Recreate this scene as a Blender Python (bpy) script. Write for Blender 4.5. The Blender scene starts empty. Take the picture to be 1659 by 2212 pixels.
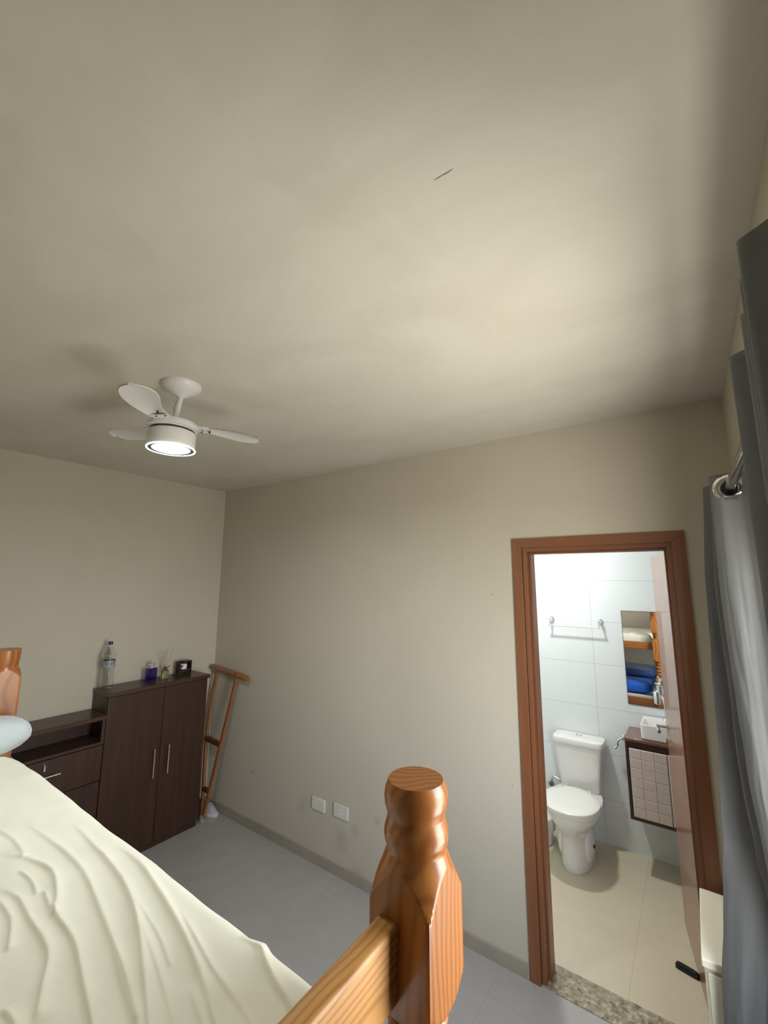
import bpy, bmesh, math, random
from mathutils import Vector, Matrix, noise
random.seed(7)
S = bpy.context.scene
COL = S.collection
PI = math.pi

# ------------------------------------------------------------------ camera
def look(yaw, pitch, roll):
    cy, sy, cp, sp = math.cos(yaw), math.sin(yaw), math.cos(pitch), math.sin(pitch)
    f = Vector((-sy * cp, cy * cp, sp)); r = Vector((cy, sy, 0)); u = r.cross(f)
    cr, sr = math.cos(roll), math.sin(roll)
    r2 = r * cr + u * sr; u2 = -r * sr + u * cr
    return Matrix(((r2.x, u2.x, -f.x), (r2.y, u2.y, -f.y), (r2.z, u2.z, -f.z))).to_4x4()
HC = 1.9309
cam_data = bpy.data.cameras.new('camera')
cam = bpy.data.objects.new('camera', cam_data); COL.objects.link(cam)
cam.matrix_world = Matrix.Translation((0, 0, HC)) @ look(0.62119, 0.15926, 0.004885)
cam_data.sensor_fit = 'HORIZONTAL'; cam_data.sensor_width = 36.0
cam_data.lens = 914.62 / 1659 * 36.0
cam_data.clip_start = 0.02; cam_data.clip_end = 60
S.camera = cam

# ------------------------------------------------------------------ light, exposure
W = bpy.data.worlds.new('world'); S.world = W; W.use_nodes = True
_nt = W.node_tree; _bg = _nt.nodes['Background']
_tc = _nt.nodes.new('ShaderNodeTexCoord'); _sp = _nt.nodes.new('ShaderNodeSeparateXYZ'); _r = _nt.nodes.new('ShaderNodeValToRGB')
_ma = _nt.nodes.new('ShaderNodeMath'); _ma.operation = 'MULTIPLY_ADD'; _ma.inputs[1].default_value = 0.5; _ma.inputs[2].default_value = 0.5
_nt.links.new(_tc.outputs['Generated'], _sp.inputs[0]); _nt.links.new(_sp.outputs[2], _ma.inputs[0]); _nt.links.new(_ma.outputs[0], _r.inputs[0])
_e = _r.color_ramp.elements      # sunlit yard below the horizon, hazy sky above
_e[0].position = 0.0; _e[0].color = (1.15, 1.10, 0.99, 1)
_e[1].position = 1.0; _e[1].color = (0.38, 0.48, 0.66, 1)
_x = _e.new(0.22); _x.color = (0.66, 0.635, 0.575, 1)
_x = _e.new(0.42); _x.color = (0.60, 0.585, 0.53, 1)
_x = _e.new(0.52); _x.color = (1.0, 1.02, 1.0, 1)
_x = _e.new(0.66); _x.color = (0.80, 0.86, 0.93, 1)
_nt.links.new(_r.outputs[0], _bg.inputs[0]); _bg.inputs[1].default_value = 15.6
S.view_settings.view_transform = 'Standard'; S.view_settings.look = 'None'
S.view_settings.gamma = 1; S.view_settings.use_curve_mapping = False
S.view_settings.exposure = 0.34

def area(name, loc, aim, sx, sy, power, color):
    l = bpy.data.lights.new(name, 'AREA'); l.shape = 'RECTANGLE'; l.size = sx; l.size_y = sy
    l.energy = power; l.color = color
    o = bpy.data.objects.new(name, l); COL.objects.link(o); o.location = loc
    o.rotation_euler = (Vector(aim) - Vector(loc)).to_track_quat('-Z', 'Y').to_euler()
    return o
# daylight entering through the window in the right wall
_p = area('window_portal', (0.345, 0.67, 1.465), (-1.0, 0.67, 1.465), 1.78, 1.41, 1, (1, 1, 1))
_p.data.cycles.is_portal = True

# ------------------------------------------------------------------ dimensions
XL, XR, YB, YF, H = -3.60, 0.19, 2.387, -0.38, 2.769
YT = 2.545           # bathroom side of the partition
YW = 3.825           # bathroom far wall

# ------------------------------------------------------------------ materials
def nodes(name):
    m = bpy.data.materials.new(name); m.use_nodes = True
    nt = m.node_tree
    return m, nt, nt.nodes['Principled BSDF']
def link(nt, a, b): nt.links.new(a, b)
def nd(nt, t, **kw):
    n = nt.nodes.new(t)
    for k, v in kw.items(): setattr(n, k, v)
    return n
def coords(nt, scale=(1, 1, 1), loc=(0, 0, 0), kind='Object'):
    tc = nd(nt, 'ShaderNodeTexCoord'); mp = nd(nt, 'ShaderNodeMapping')
    mp.inputs['Scale'].default_value = scale; mp.inputs['Location'].default_value = loc
    link(nt, tc.outputs[kind], mp.inputs['Vector']); return mp.outputs['Vector']
def noise_n(nt, vec, scale, detail=4, rough=0.5, dist=0.0):
    n = nd(nt, 'ShaderNodeTexNoise'); n.inputs['Scale'].default_value = scale
    n.inputs['Detail'].default_value = detail; n.inputs['Roughness'].default_value = rough
    n.inputs['Distortion'].default_value = dist
    link(nt, vec, n.inputs['Vector']); return n.outputs['Fac']
def ramp(nt, fac, stops):
    r = nd(nt, 'ShaderNodeValToRGB'); e = r.color_ramp.elements
    while len(e) < len(stops): e.new(0.5)
    for i, (p, c) in enumerate(stops):
        e[i].position = p; e[i].color = (*c, 1) if len(c) == 3 else c
    link(nt, fac, r.inputs['Fac']); return r.outputs['Color']
def math_n(nt, op, a, b=None, clamp=False):
    n = nd(nt, 'ShaderNodeMath', operation=op); n.use_clamp = clamp
    for i, v in enumerate((a, b)):
        if v is None: continue
        if isinstance(v, (int, float)): n.inputs[i].default_value = v
        else: link(nt, v, n.inputs[i])
    return n.outputs[0]
def mix(nt, fac, a, b):
    n = nd(nt, 'ShaderNodeMix', data_type='RGBA')
    if isinstance(fac, (int, float)): n.inputs[0].default_value = fac
    else: link(nt, fac, n.inputs[0])
    for i, v in ((6, a), (7, b)):
        if isinstance(v, tuple): n.inputs[i].default_value = (*v, 1)
        else: link(nt, v, n.inputs[i])
    return n.outputs[2]
def bump(nt, bs, h, strength, dist):
    b = nd(nt, 'ShaderNodeBump'); b.inputs['Strength'].default_value = strength
    b.inputs['Distance'].default_value = dist
    link(nt, h, b.inputs['Height']); link(nt, b.outputs[0], bs.inputs['Normal'])
def plain(name, col, rough=0.5, metal=0.0, var=0.06, nscale=20, bmp=0.0, coat=0.0, spec=0.5):
    m, nt, bs = nodes(name)
    v = coords(nt); f = noise_n(nt, v, nscale)
    a = tuple(max(0, c * (1 - var)) for c in col); b = tuple(min(1, c * (1 + var)) for c in col)
    link(nt, ramp(nt, f, [(0.3, a), (0.7, b)]), bs.inputs['Base Color'])
    bs.inputs['Roughness'].default_value = rough; bs.inputs['Metallic'].default_value = metal
    bs.inputs['Coat Weight'].default_value = coat
    bs.inputs['Specular IOR Level'].default_value = spec
    if bmp: bump(nt, bs, f, bmp, 0.002)
    return m
def glass(name, col=(1, 1, 1), rough=0.0, ior=1.45):
    m, nt, bs = nodes(name)
    f = noise_n(nt, coords(nt), 30)
    bs.inputs['Transmission Weight'].default_value = 1.0
    bs.inputs['IOR'].default_value = ior
    link(nt, ramp(nt, f, [(0.3, tuple(c * .97 for c in col)), (0.7, col)]), bs.inputs['Base Color'])
    bs.inputs['Roughness'].default_value = rough
    return m
def pine(name, axis='z', light=(0.38, 0.138, 0.028), dark=(0.19, 0.055, 0.009), off=(0.05, 0.03), rough=0.34, coat=0.22, scale=20):
    """lacquered pine: growth rings round an axis along the grain"""
    m, nt, bs = nodes(name)
    sc = {'x': (0.10, 1, 1), 'y': (1, 0.10, 1), 'z': (1, 1, 0.10)}[axis]
    lo = {'x': (0, off[0], off[1]), 'y': (off[0], 0, off[1]), 'z': (off[0], off[1], 0)}[axis]
    v = coords(nt, sc, lo)
    nw = nd(nt, 'ShaderNodeTexNoise'); nw.inputs['Scale'].default_value = 8; nw.inputs['Detail'].default_value = 1.0
    link(nt, coords(nt, tuple(0.42 if q < 1 else 1 for q in sc), lo), nw.inputs['Vector'])
    sub = nd(nt, 'ShaderNodeVectorMath', operation='SUBTRACT'); link(nt, nw.outputs['Color'], sub.inputs[0]); sub.inputs[1].default_value = (.5, .5, .5)
    sca = nd(nt, 'ShaderNodeVectorMath', operation='SCALE'); link(nt, sub.outputs[0], sca.inputs[0]); sca.inputs['Scale'].default_value = 1.5 / scale
    addv = nd(nt, 'ShaderNodeVectorMath', operation='ADD'); link(nt, v, addv.inputs[0]); link(nt, sca.outputs[0], addv.inputs[1]); v = addv.outputs[0]
    w = nd(nt, 'ShaderNodeTexWave', wave_type='RINGS', rings_direction=axis.upper(), wave_profile='SIN')
    w.inputs['Scale'].default_value = scale; w.inputs['Distortion'].default_value = 3.6
    w.inputs['Detail'].default_value = 2.5; w.inputs['Detail Scale'].default_value = 0.8
    link(nt, v, w.inputs['Vector'])
    fine = noise_n(nt, v, 160, 3)
    big = noise_n(nt, v, 7, 2)
    c1 = ramp(nt, w.outputs['Fac'], [(0.0, light), (0.62, tuple(l * .75 + d * .25 for l, d in zip(light, dark))), (1.0, dark)])
    c2 = mix(nt, math_n(nt, 'MULTIPLY', fine, 0.35), c1, dark)
    c3 = mix(nt, math_n(nt, 'MULTIPLY', big, 0.45), c2, tuple(min(1, l * 1.1) for l in light))
    # scattered knots
    vo = nd(nt, 'ShaderNodeTexVoronoi'); vo.inputs['Scale'].default_value = 3.1
    link(nt, coords(nt, (1, 1, 1), (0.4, 0.2, 0.9)), vo.inputs['Vector'])
    k = ramp(nt, vo.outputs['Distance'], [(0.028, (1, 1, 1)), (0.05, (0, 0, 0))])
    c4 = mix(nt, math_n(nt, 'MULTIPLY', k, 0.8), c3, (0.10, 0.03, 0.008))
    link(nt, c4, bs.inputs['Base Color'])
    bs.inputs['Roughness'].default_value = rough; bs.inputs['Coat Weight'].default_value = coat
    bs.inputs['Coat Roughness'].default_value = 0.18
    return m
def board(name, base, dark, axis='z', rough=0.45, scale=28, coat=0.0):
    m, nt, bs = nodes(name)
    sc = {'x': (0.06, 1, 1), 'y': (1, 0.06, 1), 'z': (1, 1, 0.06)}[axis]
    v = coords(nt, sc)
    f = noise_n(nt, v, scale, 6, 0.6, 0.4)
    link(nt, ramp(nt, f, [(0.32, dark), (0.68, base)]), bs.inputs['Base Color'])
    bs.inputs['Roughness'].default_value = rough; bs.inputs['Coat Weight'].default_value = coat
    bump(nt, bs, f, 0.15, 0.001)
    return m
def painted(name, col, stains=(), scuffs=(), mottling=0.05, orange=0.25, stain_col=None):
    """painted plaster with mottling; stains = (x,y,z,r,strength) soft marks, object space = world space"""
    m, nt, bs = nodes(name)
    v = coords(nt)
    big = noise_n(nt, v, 1.5, 5, 0.55, 0.3)
    c = ramp(nt, big, [(0.3, tuple(x * (1 - mottling) for x in col)), (0.7, tuple(x * (1 + mottling) for x in col))])
    nz = noise_n(nt, v, 16, 5, 0.6)
    for (x, y, z, r, s) in stains:
        d = nd(nt, 'ShaderNodeVectorMath', operation='DISTANCE')
        link(nt, v, d.inputs[0]); d.inputs[1].default_value = (x, y, z)
        q = math_n(nt, 'DIVIDE', d.outputs['Value'], r)
        q = math_n(nt, 'ADD', q, math_n(nt, 'MULTIPLY', nz, 0.8))
        k = ramp(nt, q, [(0.35, (1, 1, 1)), (1.0, (0, 0, 0))])
        c = mix(nt, math_n(nt, 'MULTIPLY', k, s), c, stain_col or (0.16, 0.14, 0.11))
    link(nt, c, bs.inputs['Base Color'])
    bs.inputs['Roughness'].default_value = 0.62
    bs.inputs['Specular IOR Level'].default_value = 0.3
    bump(nt, bs, noise_n(nt, v, 170, 3), orange, 0.0012)
    return m
def tiles(name, col, grout, ax, size, offset, width, rough, bmp=0.5, var=0.03, coat=0.0, marble=0.0, stagger=False):
    """rectangular tiles in world space. ax = two axis indices, size/offset = two numbers"""
    m, nt, bs = nodes(name)
    tc = nd(nt, 'ShaderNodeTexCoord'); sp = nd(nt, 'ShaderNodeSeparateXYZ')
    link(nt, tc.outputs['Object'], sp.inputs[0])
    lines = []
    for a, s, o in zip(ax, size, offset):
        if s is None: continue
        p = math_n(nt, 'ADD', sp.outputs[a], -o + s * 200)
        q = math_n(nt, 'MODULO', p, s)
        d = math_n(nt, 'MINIMUM', q, math_n(nt, 'SUBTRACT', s, q))
        lines.append(d)
    d = lines[0] if len(lines) == 1 else math_n(nt, 'MINIMUM', lines[0], lines[1])
    g = math_n(nt, 'SUBTRACT', 1.0, math_n(nt, 'DIVIDE', d, width / 2), clamp=True)
    g2 = math_n(nt, 'GREATER_THAN', g, 0.05)
    f = noise_n(nt, tc.outputs['Object'], 3.0, 7, 0.62, 1.2)
    c = ramp(nt, f, [(0.25, tuple(x * (1 - var) for x in col)), (0.5, col), (0.75, tuple(x * (1 + var) for x in col))])
    c = mix(nt, g2, c, grout)
    link(nt, c, bs.inputs['Base Color'])
    bs.inputs['Roughness'].default_value = rough; bs.inputs['Coat Weight'].default_value = coat
    bump(nt, bs, math_n(nt, 'SUBTRACT', 1.0, g), bmp, 0.002)
    return m

M = {}
M['wall'] = painted('beige wall paint', (0.545, 0.50, 0.405),
    stains=[(-2.05, YB, 0.22, 0.16, 0.30), (-1.93, YB, 0.31, 0.07, 0.35), (-2.42, YB, 0.33, 0.14, 0.22),
            (-2.995, YB, 0.404, 0.022, 1.0), (-2.97, YB, 0.43, 0.012, 0.9), (-0.936, YB, 1.852, 0.012, 0.9), (-0.863, YB, 0.857, 0.013, 0.8),
            (-1.75, YB, 0.42, 0.06, 0.3), (-1.3, YB, 0.2, 0.2, 0.14), (-1.90, YB, 0.06, 0.12, 0.3)], mottling=0.03)
def ceiling_mat():
    m, nt, bs = nodes('stained ceiling paint')
    v = coords(nt)
    a = noise_n(nt, coords(nt, (1.0, 2.2, 1)), 0.9, 6, 0.6, 0.6)
    b = noise_n(nt, coords(nt, (1, 1, 1), (3, 5, 0)), 2.6, 5, 0.55, 0.8)
    c = ramp(nt, a, [(0.30, (0.60, 0.57, 0.48)), (0.55, (0.655, 0.625, 0.54)), (0.75, (0.685, 0.655, 0.575))])
    c = mix(nt, ramp(nt, b, [(0.52, (0, 0, 0)), (0.78, (0.45, 0.45, 0.45))]), c, (0.54, 0.50, 0.42))
    # a scuff about 6 cm long
    sp = nd(nt, 'ShaderNodeSeparateXYZ'); link(nt, v, sp.inputs[0])
    nz = noise_n(nt, v, 60, 4, 0.7)
    ex = math_n(nt, 'DIVIDE', math_n(nt, 'ABSOLUTE', math_n(nt, 'ADD', sp.outputs[0], 0.346)), 0.034)
    yy = math_n(nt, 'SUBTRACT', sp.outputs[1], 0.6905)
    ey = math_n(nt, 'DIVIDE', math_n(nt, 'ABSOLUTE', math_n(nt, 'ADD', yy, math_n(nt, 'MULTIPLY', math_n(nt, 'SUBTRACT', nz, 0.5), 0.006))), 0.0026)
    q = math_n(nt, 'ADD', math_n(nt, 'MAXIMUM', ex, ey), math_n(nt, 'MULTIPLY', nz, 0.5))
    c = mix(nt, ramp(nt, q, [(0.75, (0.8, 0.8, 0.8)), (1.3, (0, 0, 0))]), c, (0.10, 0.09, 0.08))
    link(nt, c, bs.inputs['Base Color']); bs.inputs['Roughness'].default_value = 0.75
    bs.inputs['Specular IOR Level'].default_value = 0.25
    bump(nt, bs, noise_n(nt, v, 150, 3), 0.2, 0.0012)
    return m
M['ceiling'] = ceiling_mat()
M['floor'] = tiles('grey polished floor tile', (0.40, 0.385, 0.36), (0.345, 0.33, 0.305), (0, 1), (0.54, 0.54), (-0.954, 2.19), 0.003, 0.22, 0.2, 0.06)
M['bath_floor'] = tiles('cream bathroom floor tile', (0.62, 0.55, 0.40), (0.50, 0.43, 0.31), (0, 1), (0.60, 0.60), (-0.41, 3.067), 0.003, 0.35, 0.2, 0.04)
M['bath_wall'] = tiles('white wall tile', (0.76, 0.80, 0.805), (0.60, 0.62, 0.62), (0, 2), (0.62, 0.3252), (-0.678, 0.3085), 0.004, 0.22, 0.6, 0.012)
M['bath_side'] = tiles('white side wall tile', (0.76, 0.80, 0.805), (0.60, 0.62, 0.62), (1, 2), (0.62, 0.3252), (YW, 0.3085), 0.004, 0.22, 0.6, 0.012)
M['bath_ceiling'] = plain('white bathroom ceiling', (0.8, 0.8, 0.8), 0.8)
M['base'] = plain('greige baseboard tile', (0.36, 0.32, 0.255), 0.35, var=0.08, nscale=7)
M['granite'] = None
def granite():
    m, nt, bs = nodes('speckled granite threshold')
    v = coords(nt)
    a = noise_n(nt, v, 34, 6, 0.75); b = noise_n(nt, v, 20, 4, 0.6, 0.5)
    c = ramp(nt, a, [(0.36, (0.10, 0.09, 0.06)), (0.47, (0.28, 0.23, 0.15)), (0.56, (0.42, 0.355, 0.25)), (0.70, (0.66, 0.60, 0.50))])
    c = mix(nt, ramp(nt, b, [(0.5, (0, 0, 0)), (0.62, (0.5, 0.5, 0.5))]), c, (0.25, 0.25, 0.15))
    link(nt, c, bs.inputs['Base Color']); bs.inputs['Roughness'].default_value = 0.25
    return m
M['granite'] = granite()
M['frame'] = board('reddish brown door frame', (0.245, 0.098, 0.042), (0.20, 0.076, 0.031), 'z', 0.38, 22)
M['frame_x'] = board('reddish brown door head', (0.245, 0.098, 0.042), (0.20, 0.076, 0.031), 'x', 0.38, 22)
M['leaf'] = board('reddish brown door leaf', (0.30, 0.145, 0.085), (0.25, 0.115, 0.065), 'z', 0.30, 22, 0.4)
M['pine_z'] = pine('orange pine post', 'z')
M['pine_y'] = pine('orange pine rail', 'y', light=(0.58, 0.29, 0.075), dark=(0.33, 0.125, 0.026), off=(0.52, -1.28), scale=34, rough=0.48, coat=0.08)
M['pine_x'] = pine('orange pine side board', 'x', off=(-0.62, -1.10))
M['mdf'] = board('dark brown woodgrain board', (0.060, 0.0235, 0.0125), (0.035, 0.0135, 0.0078), 'z', 0.42, 30)
M['mdf_y'] = board('dark brown woodgrain top', (0.075, 0.036, 0.021), (0.045, 0.021, 0.013), 'y', 0.33, 30)
M['black'] = plain('dark niche back', (0.012, 0.010, 0.009), 0.6)
M['chrome'] = plain('polished chrome', (0.82, 0.82, 0.83), 0.09, 1.0, 0.02)
M['satin'] = plain('satin aluminium', (0.72, 0.68, 0.68), 0.35, 1.0, 0.03)
M['gunmetal'] = plain('smoked chrome rod', (0.33, 0.32, 0.32), 0.14, 1.0, 0.03)
M['ceramic'] = plain('white glazed ceramic', (0.80, 0.79, 0.76), 0.10, 0, 0.01, coat=0.6)
M['seat'] = plain('off white toilet seat plastic', (0.83, 0.82, 0.76), 0.22, 0, 0.01)
M['white_pl'] = plain('white plastic', (0.78, 0.77, 0.72), 0.35, 0, 0.02)
M['plate'] = plain('white switch plastic', (0.66, 0.65, 0.58), 0.3, 0, 0.02)
M['fan_white'] = plain('white fan enamel', (0.72, 0.71, 0.69), 0.35, 0, 0.02)
M['fan_rim'] = plain('dusty brown blade edge', (0.30, 0.22, 0.14), 0.7, 0, 0.4, 120)
M['screw'] = plain('dark screw', (0.05, 0.045, 0.04), 0.5, 0.3)
M['pipe_grey'] = plain('grey drain cap', (0.12, 0.12, 0.12), 0.5)
def fabric(name, col, rough=0.85, sheen=0.3, weave=900, bmp=0.25, var=0.05, trans=0.0):
    m, nt, bs = nodes(name)
    v = coords(nt)
    f = noise_n(nt, v, weave, 2); g = noise_n(nt, v, 9, 3)
    a = tuple(c * (1 - var) for c in col); b = tuple(min(1, c * (1 + var)) for c in col)
    link(nt, ramp(nt, g, [(0.3, a), (0.7, b)]), bs.inputs['Base Color'])
    bs.inputs['Roughness'].default_value = rough; bs.inputs['Sheen Weight'].default_value = sheen
    bump(nt, bs, f, bmp, 0.0006)
    if trans:
        t = nd(nt, 'ShaderNodeBsdfTranslucent'); t.inputs[0].default_value = (*col, 1)
        mx = nd(nt, 'ShaderNodeMixShader'); mx.inputs[0].default_value = trans
        out = nt.nodes['Material Output']
        link(nt, bs.outputs[0], mx.inputs[1]); link(nt, t.outputs[0], mx.inputs[2])
        link(nt, mx.outputs[0], out.inputs[0])
    return m
M['sheet'] = fabric('cream cotton sheet', (0.86, 0.84, 0.68), 0.9, 0.2, 500, 0.2, 0.03)
M['curtain'] = fabric('grey blackout curtain cloth', (0.155, 0.158, 0.155), 0.60, 0.12, 1200, 0.15, 0.04, 0.16)
M['pillow'] = fabric('pale blue towelling', (0.50, 0.56, 0.56), 0.95, 0.5, 260, 0.9, 0.06)
M['blue'] = fabric('royal blue mattress cover', (0.010, 0.13, 0.62), 0.6, 0.2, 60, 0.3, 0.15)
M['navy'] = fabric('navy mattress cover', (0.010, 0.045, 0.16), 0.7, 0.2, 200, 0.3, 0.08)
M['cobalt'] = glass('violet blue bottle glass', (0.06, 0.03, 0.45), 0.05)
M['clear'] = glass('clear plastic', (0.97, 0.98, 0.98), 0.02, 1.30)
M['clear_glass'] = glass('clear cap glass', (0.95, 0.95, 0.95), 0.02)
M['amber'] = glass('pale yellow oil', (0.85, 0.80, 0.60), 0.02, 1.35)
M['label'] = plain('pale grey printed film', (0.27, 0.28, 0.27), 0.3, 0, 0.5, 60)
M['cap_blue'] = plain('dark blue cap', (0.008, 0.02, 0.16), 0.4)
M['reed'] = plain('pale reed stick', (0.34, 0.28, 0.19), 0.8)
M['red'] = plain('dark red ribbon', (0.25, 0.04, 0.02), 0.6)
M['darkwood'] = plain('dark carved wood', (0.035, 0.018, 0.012), 0.4, 0, 0.3, 60)
M['wax'] = plain('white candle wax', (0.85, 0.84, 0.88), 0.5)
M['crutch'] = pine('varnished brown crutch wood', 'z', light=(0.33, 0.135, 0.045), dark=(0.17, 0.055, 0.016), rough=0.3)
M['crutch_dark'] = plain('dark red crutch wood', (0.10, 0.028, 0.012), 0.4)
M['rubber'] = plain('black rubber', (0.010, 0.010, 0.011), 0.45)
M['tip'] = plain('grey rubber tip', (0.30, 0.28, 0.25), 0.6)
M['shoe'] = fabric('grey white shoe mesh', (0.42, 0.42, 0.43), 0.8, 0.1, 400, 0.5)
M['shoe_sole'] = plain('white shoe sole', (0.62, 0.62, 0.60), 0.6)
M['shoe_in'] = plain('black shoe lining', (0.02, 0.02, 0.02), 0.8)
M['mirror'] = plain('silvered mirror', (0.92, 0.93, 0.92), 0.0, 1.0, 0.0)
M['mirror_edge'] = plain('dark mirror edge', (0.05, 0.05, 0.05), 0.3)
M['van_dark'] = board('espresso vanity board', (0.060, 0.022, 0.014), (0.035, 0.012, 0.008), 'x', 0.3, 30)
M['van_top'] = board('brown vanity top', (0.17, 0.075, 0.05), (0.14, 0.06, 0.038), 'x', 0.25, 30, 0.5)
M['van_door'] = plain('pink beige vanity door', (0.60, 0.50, 0.45), 0.4, 0, 0.02)
M['cream_box'] = plain('cream white lacquer', (0.86, 0.82, 0.66), 0.28, 0, 0.015)
M['bag'] = plain('pale plastic bag', (0.72, 0.70, 0.58), 0.45, 0, 0.1, 14, 0.6)
def emit(name, col, strength):
    m, nt, bs = nodes(name)
    f = noise_n(nt, coords(nt), 5)
    link(nt, ramp(nt, f, [(0.3, tuple(c * .99 for c in col)), (0.7, col)]), bs.inputs['Emission Color'])
    bs.inputs['Emission Strength'].default_value = strength
    bs.inputs['Base Color'].default_value = (0.8, 0.8, 0.8, 1)
    return m
M['lamp'] = emit('lit lamp diffuser', (0.93, 0.97, 1.0), 5.0)
M['lamp_trim'] = plain('grey green lamp trim', (0.10, 0.145, 0.145), 0.5)
M['lamp_ring'] = emit('softly lit diffuser rim', (0.93, 1.0, 0.97), 0.9)
M['bath_lamp'] = emit('lit bathroom lamp', (0.96, 0.98, 1.0), 7.0)
def pane_mat():
    m, nt, bs = nodes('clear window pane')
    t = nd(nt, 'ShaderNodeBsdfTransparent'); g = nd(nt, 'ShaderNodeBsdfGlossy'); g.inputs['Roughness'].default_value = 0.02
    mx = nd(nt, 'ShaderNodeMixShader'); mx.inputs[0].default_value = 0.06
    link(nt, t.outputs[0], mx.inputs[1]); link(nt, g.outputs[0], mx.inputs[2])
    link(nt, mx.outputs[0], nt.nodes['Material Output'].inputs[0])
    return m
M['pane'] = pane_mat()

# ------------------------------------------------------------------ mesh helpers
def finish(name, bm, mat, parent=None, smooth=False, bevel=0.0, segs=2, angle=40):
    bmesh.ops.recalc_face_normals(bm, faces=bm.faces)
    me = bpy.data.meshes.new(name); bm.to_mesh(me); bm.free()
    o = bpy.data.objects.new(name, me); COL.objects.link(o)
    mats = mat if isinstance(mat, (list, tuple)) else [mat]
    for mm in mats: me.materials.append(mm)
    if parent is not None:
        o.parent = parent
        o.matrix_parent_inverse = world_of(parent).inverted()
    if smooth:
        for p in me.polygons: p.use_smooth = True
        me.set_sharp_from_angle(angle=math.radians(angle))
    if bevel:
        md = o.modifiers.new('bevel', 'BEVEL'); md.width = bevel; md.segments = segs
        md.limit_method = 'ANGLE'; md.angle_limit = math.radians(40)
        for p in me.polygons: p.use_smooth = True
        me.set_sharp_from_angle(angle=math.radians(50))
        md.harden_normals = False
    return o
def world_of(o):
    m = o.matrix_basis.copy(); p = o
    while p.parent is not None:
        m = p.parent.matrix_basis @ p.matrix_parent_inverse @ m if False else (p.parent.matrix_basis @ p.matrix_parent_inverse @ m)
        p = p.parent
    return m
def tag(o, label=None, cat=None, group=None, kind=None):
    if label: o['label'] = label
    if cat: o['category'] = cat
    if group: o['group'] = group
    if kind: o['kind'] = kind
    return o
def empty(name, loc, label=None, cat=None, group=None, kind=None):
    o = bpy.data.objects.new(name, None); COL.objects.link(o); o.location = loc
    o.empty_display_size = 0.05
    return tag(o, label, cat, group, kind)
def box(bm, a, b, mi=0, rot=None, piv=None):
    x0, y0, z0 = a; x1, y1, z1 = b
    vs = [Vector(p) for p in ((x0,y0,z0),(x1,y0,z0),(x1,y1,z0),(x0,y1,z0),(x0,y0,z1),(x1,y0,z1),(x1,y1,z1),(x0,y1,z1))]
    if rot is not None:
        piv = Vector(piv); vs = [piv + rot @ (v - piv) for v in vs]
    v = [bm.verts.new(p) for p in vs]
    for f in ((0,3,2,1),(4,5,6,7),(0,1,5,4),(1,2,6,5),(2,3,7,6),(3,0,4,7)):
        fc = bm.faces.new([v[i] for i in f]); fc.material_index = mi
def frame_axes(d):
    d = d.normalized(); up = Vector((0, 0, 1)) if abs(d.z) < 0.9 else Vector((1, 0, 0))
    a = d.cross(up).normalized(); return a, d.cross(a).normalized()
def tube(bm, pts, r, n=16, caps=True, mi=0, sx=1.0):
    pts = [Vector(p) for p in pts]; rs = r if isinstance(r, (list, tuple)) else [r] * len(pts)
    rings = []; a = None
    for i, p in enumerate(pts):
        d = (pts[min(i + 1, len(pts) - 1)] - pts[max(i - 1, 0)]).normalized()
        if a is None: a, b = frame_axes(d)
        else:
            a = (a - d * a.dot(d)).normalized(); b = d.cross(a)
        rings.append([bm.verts.new(p + a * (math.cos(t) * rs[i] * sx) + b * (math.sin(t) * rs[i])) for t in [2 * PI * k / n for k in range(n)]])
    for i in range(len(rings) - 1):
        for k in range(n):
            f = bm.faces.new((rings[i][k], rings[i][(k + 1) % n], rings[i + 1][(k + 1) % n], rings[i + 1][k])); f.material_index = mi
    if caps:
        bm.faces.new(rings[0]).material_index = mi; bm.faces.new(rings[-1]).material_index = mi
def smooth_path(pts, n=8):
    pts = [Vector(p) for p in pts]; out = []
    for i in range(len(pts) - 1):
        p0 = pts[max(i - 1, 0)]; p1 = pts[i]; p2 = pts[i + 1]; p3 = pts[min(i + 2, len(pts) - 1)]
        for k in range(n):
            t = k / n
            out.append(0.5 * ((2 * p1) + (-p0 + p2) * t + (2 * p0 - 5 * p1 + 4 * p2 - p3) * t * t + (-p0 + 3 * p1 - 3 * p2 + p3) * t ** 3))
    out.append(pts[-1]); return out
def loft(bm, rings, cap0=True, cap1=True, mi=0, closed=True):
    vr = [[bm.verts.new(Vector(p)) for p in r] for r in rings]
    n = len(vr[0])
    for i in range(len(vr) - 1):
        for k in range(n if closed else n - 1):
            f = bm.faces.new((vr[i][k], vr[i][(k + 1) % n], vr[i + 1][(k + 1) % n], vr[i + 1][k])); f.material_index = mi
    if cap0: bm.faces.new(vr[0]).material_index = mi
    if cap1: bm.faces.new(vr[-1]).material_index = mi
    return vr
def lathe(bm, c, prof, n=40, caps=True, mi=0):
    cx, cy = c
    loft(bm, [[(cx + r * math.cos(2 * PI * k / n), cy + r * math.sin(2 * PI * k / n), z) for k in range(n)] for (r, z) in prof], caps, caps, mi)
def superell(cx, cy, z, a, b, p=4.0, n=48, ang=0):
    out = []
    for k in range(n):
        t = 2 * PI * k / n; c, s = math.cos(t), math.sin(t)
        x = a * math.copysign(abs(c) ** (2 / p), c); y = b * math.copysign(abs(s) ** (2 / p), s)
        out.append((cx + x * math.cos(ang) - y * math.sin(ang), cy + x * math.sin(ang) + y * math.cos(ang), z))
    return out
def solid_boxes(name, boxes, mat, kind=None, parent=None, bevel=0.0):
    bm = bmesh.new()
    for b in boxes: box(bm, b[0], b[1])
    o = finish(name, bm, mat, parent, bevel=bevel)
    if kind: o['kind'] = kind
    return o
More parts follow.
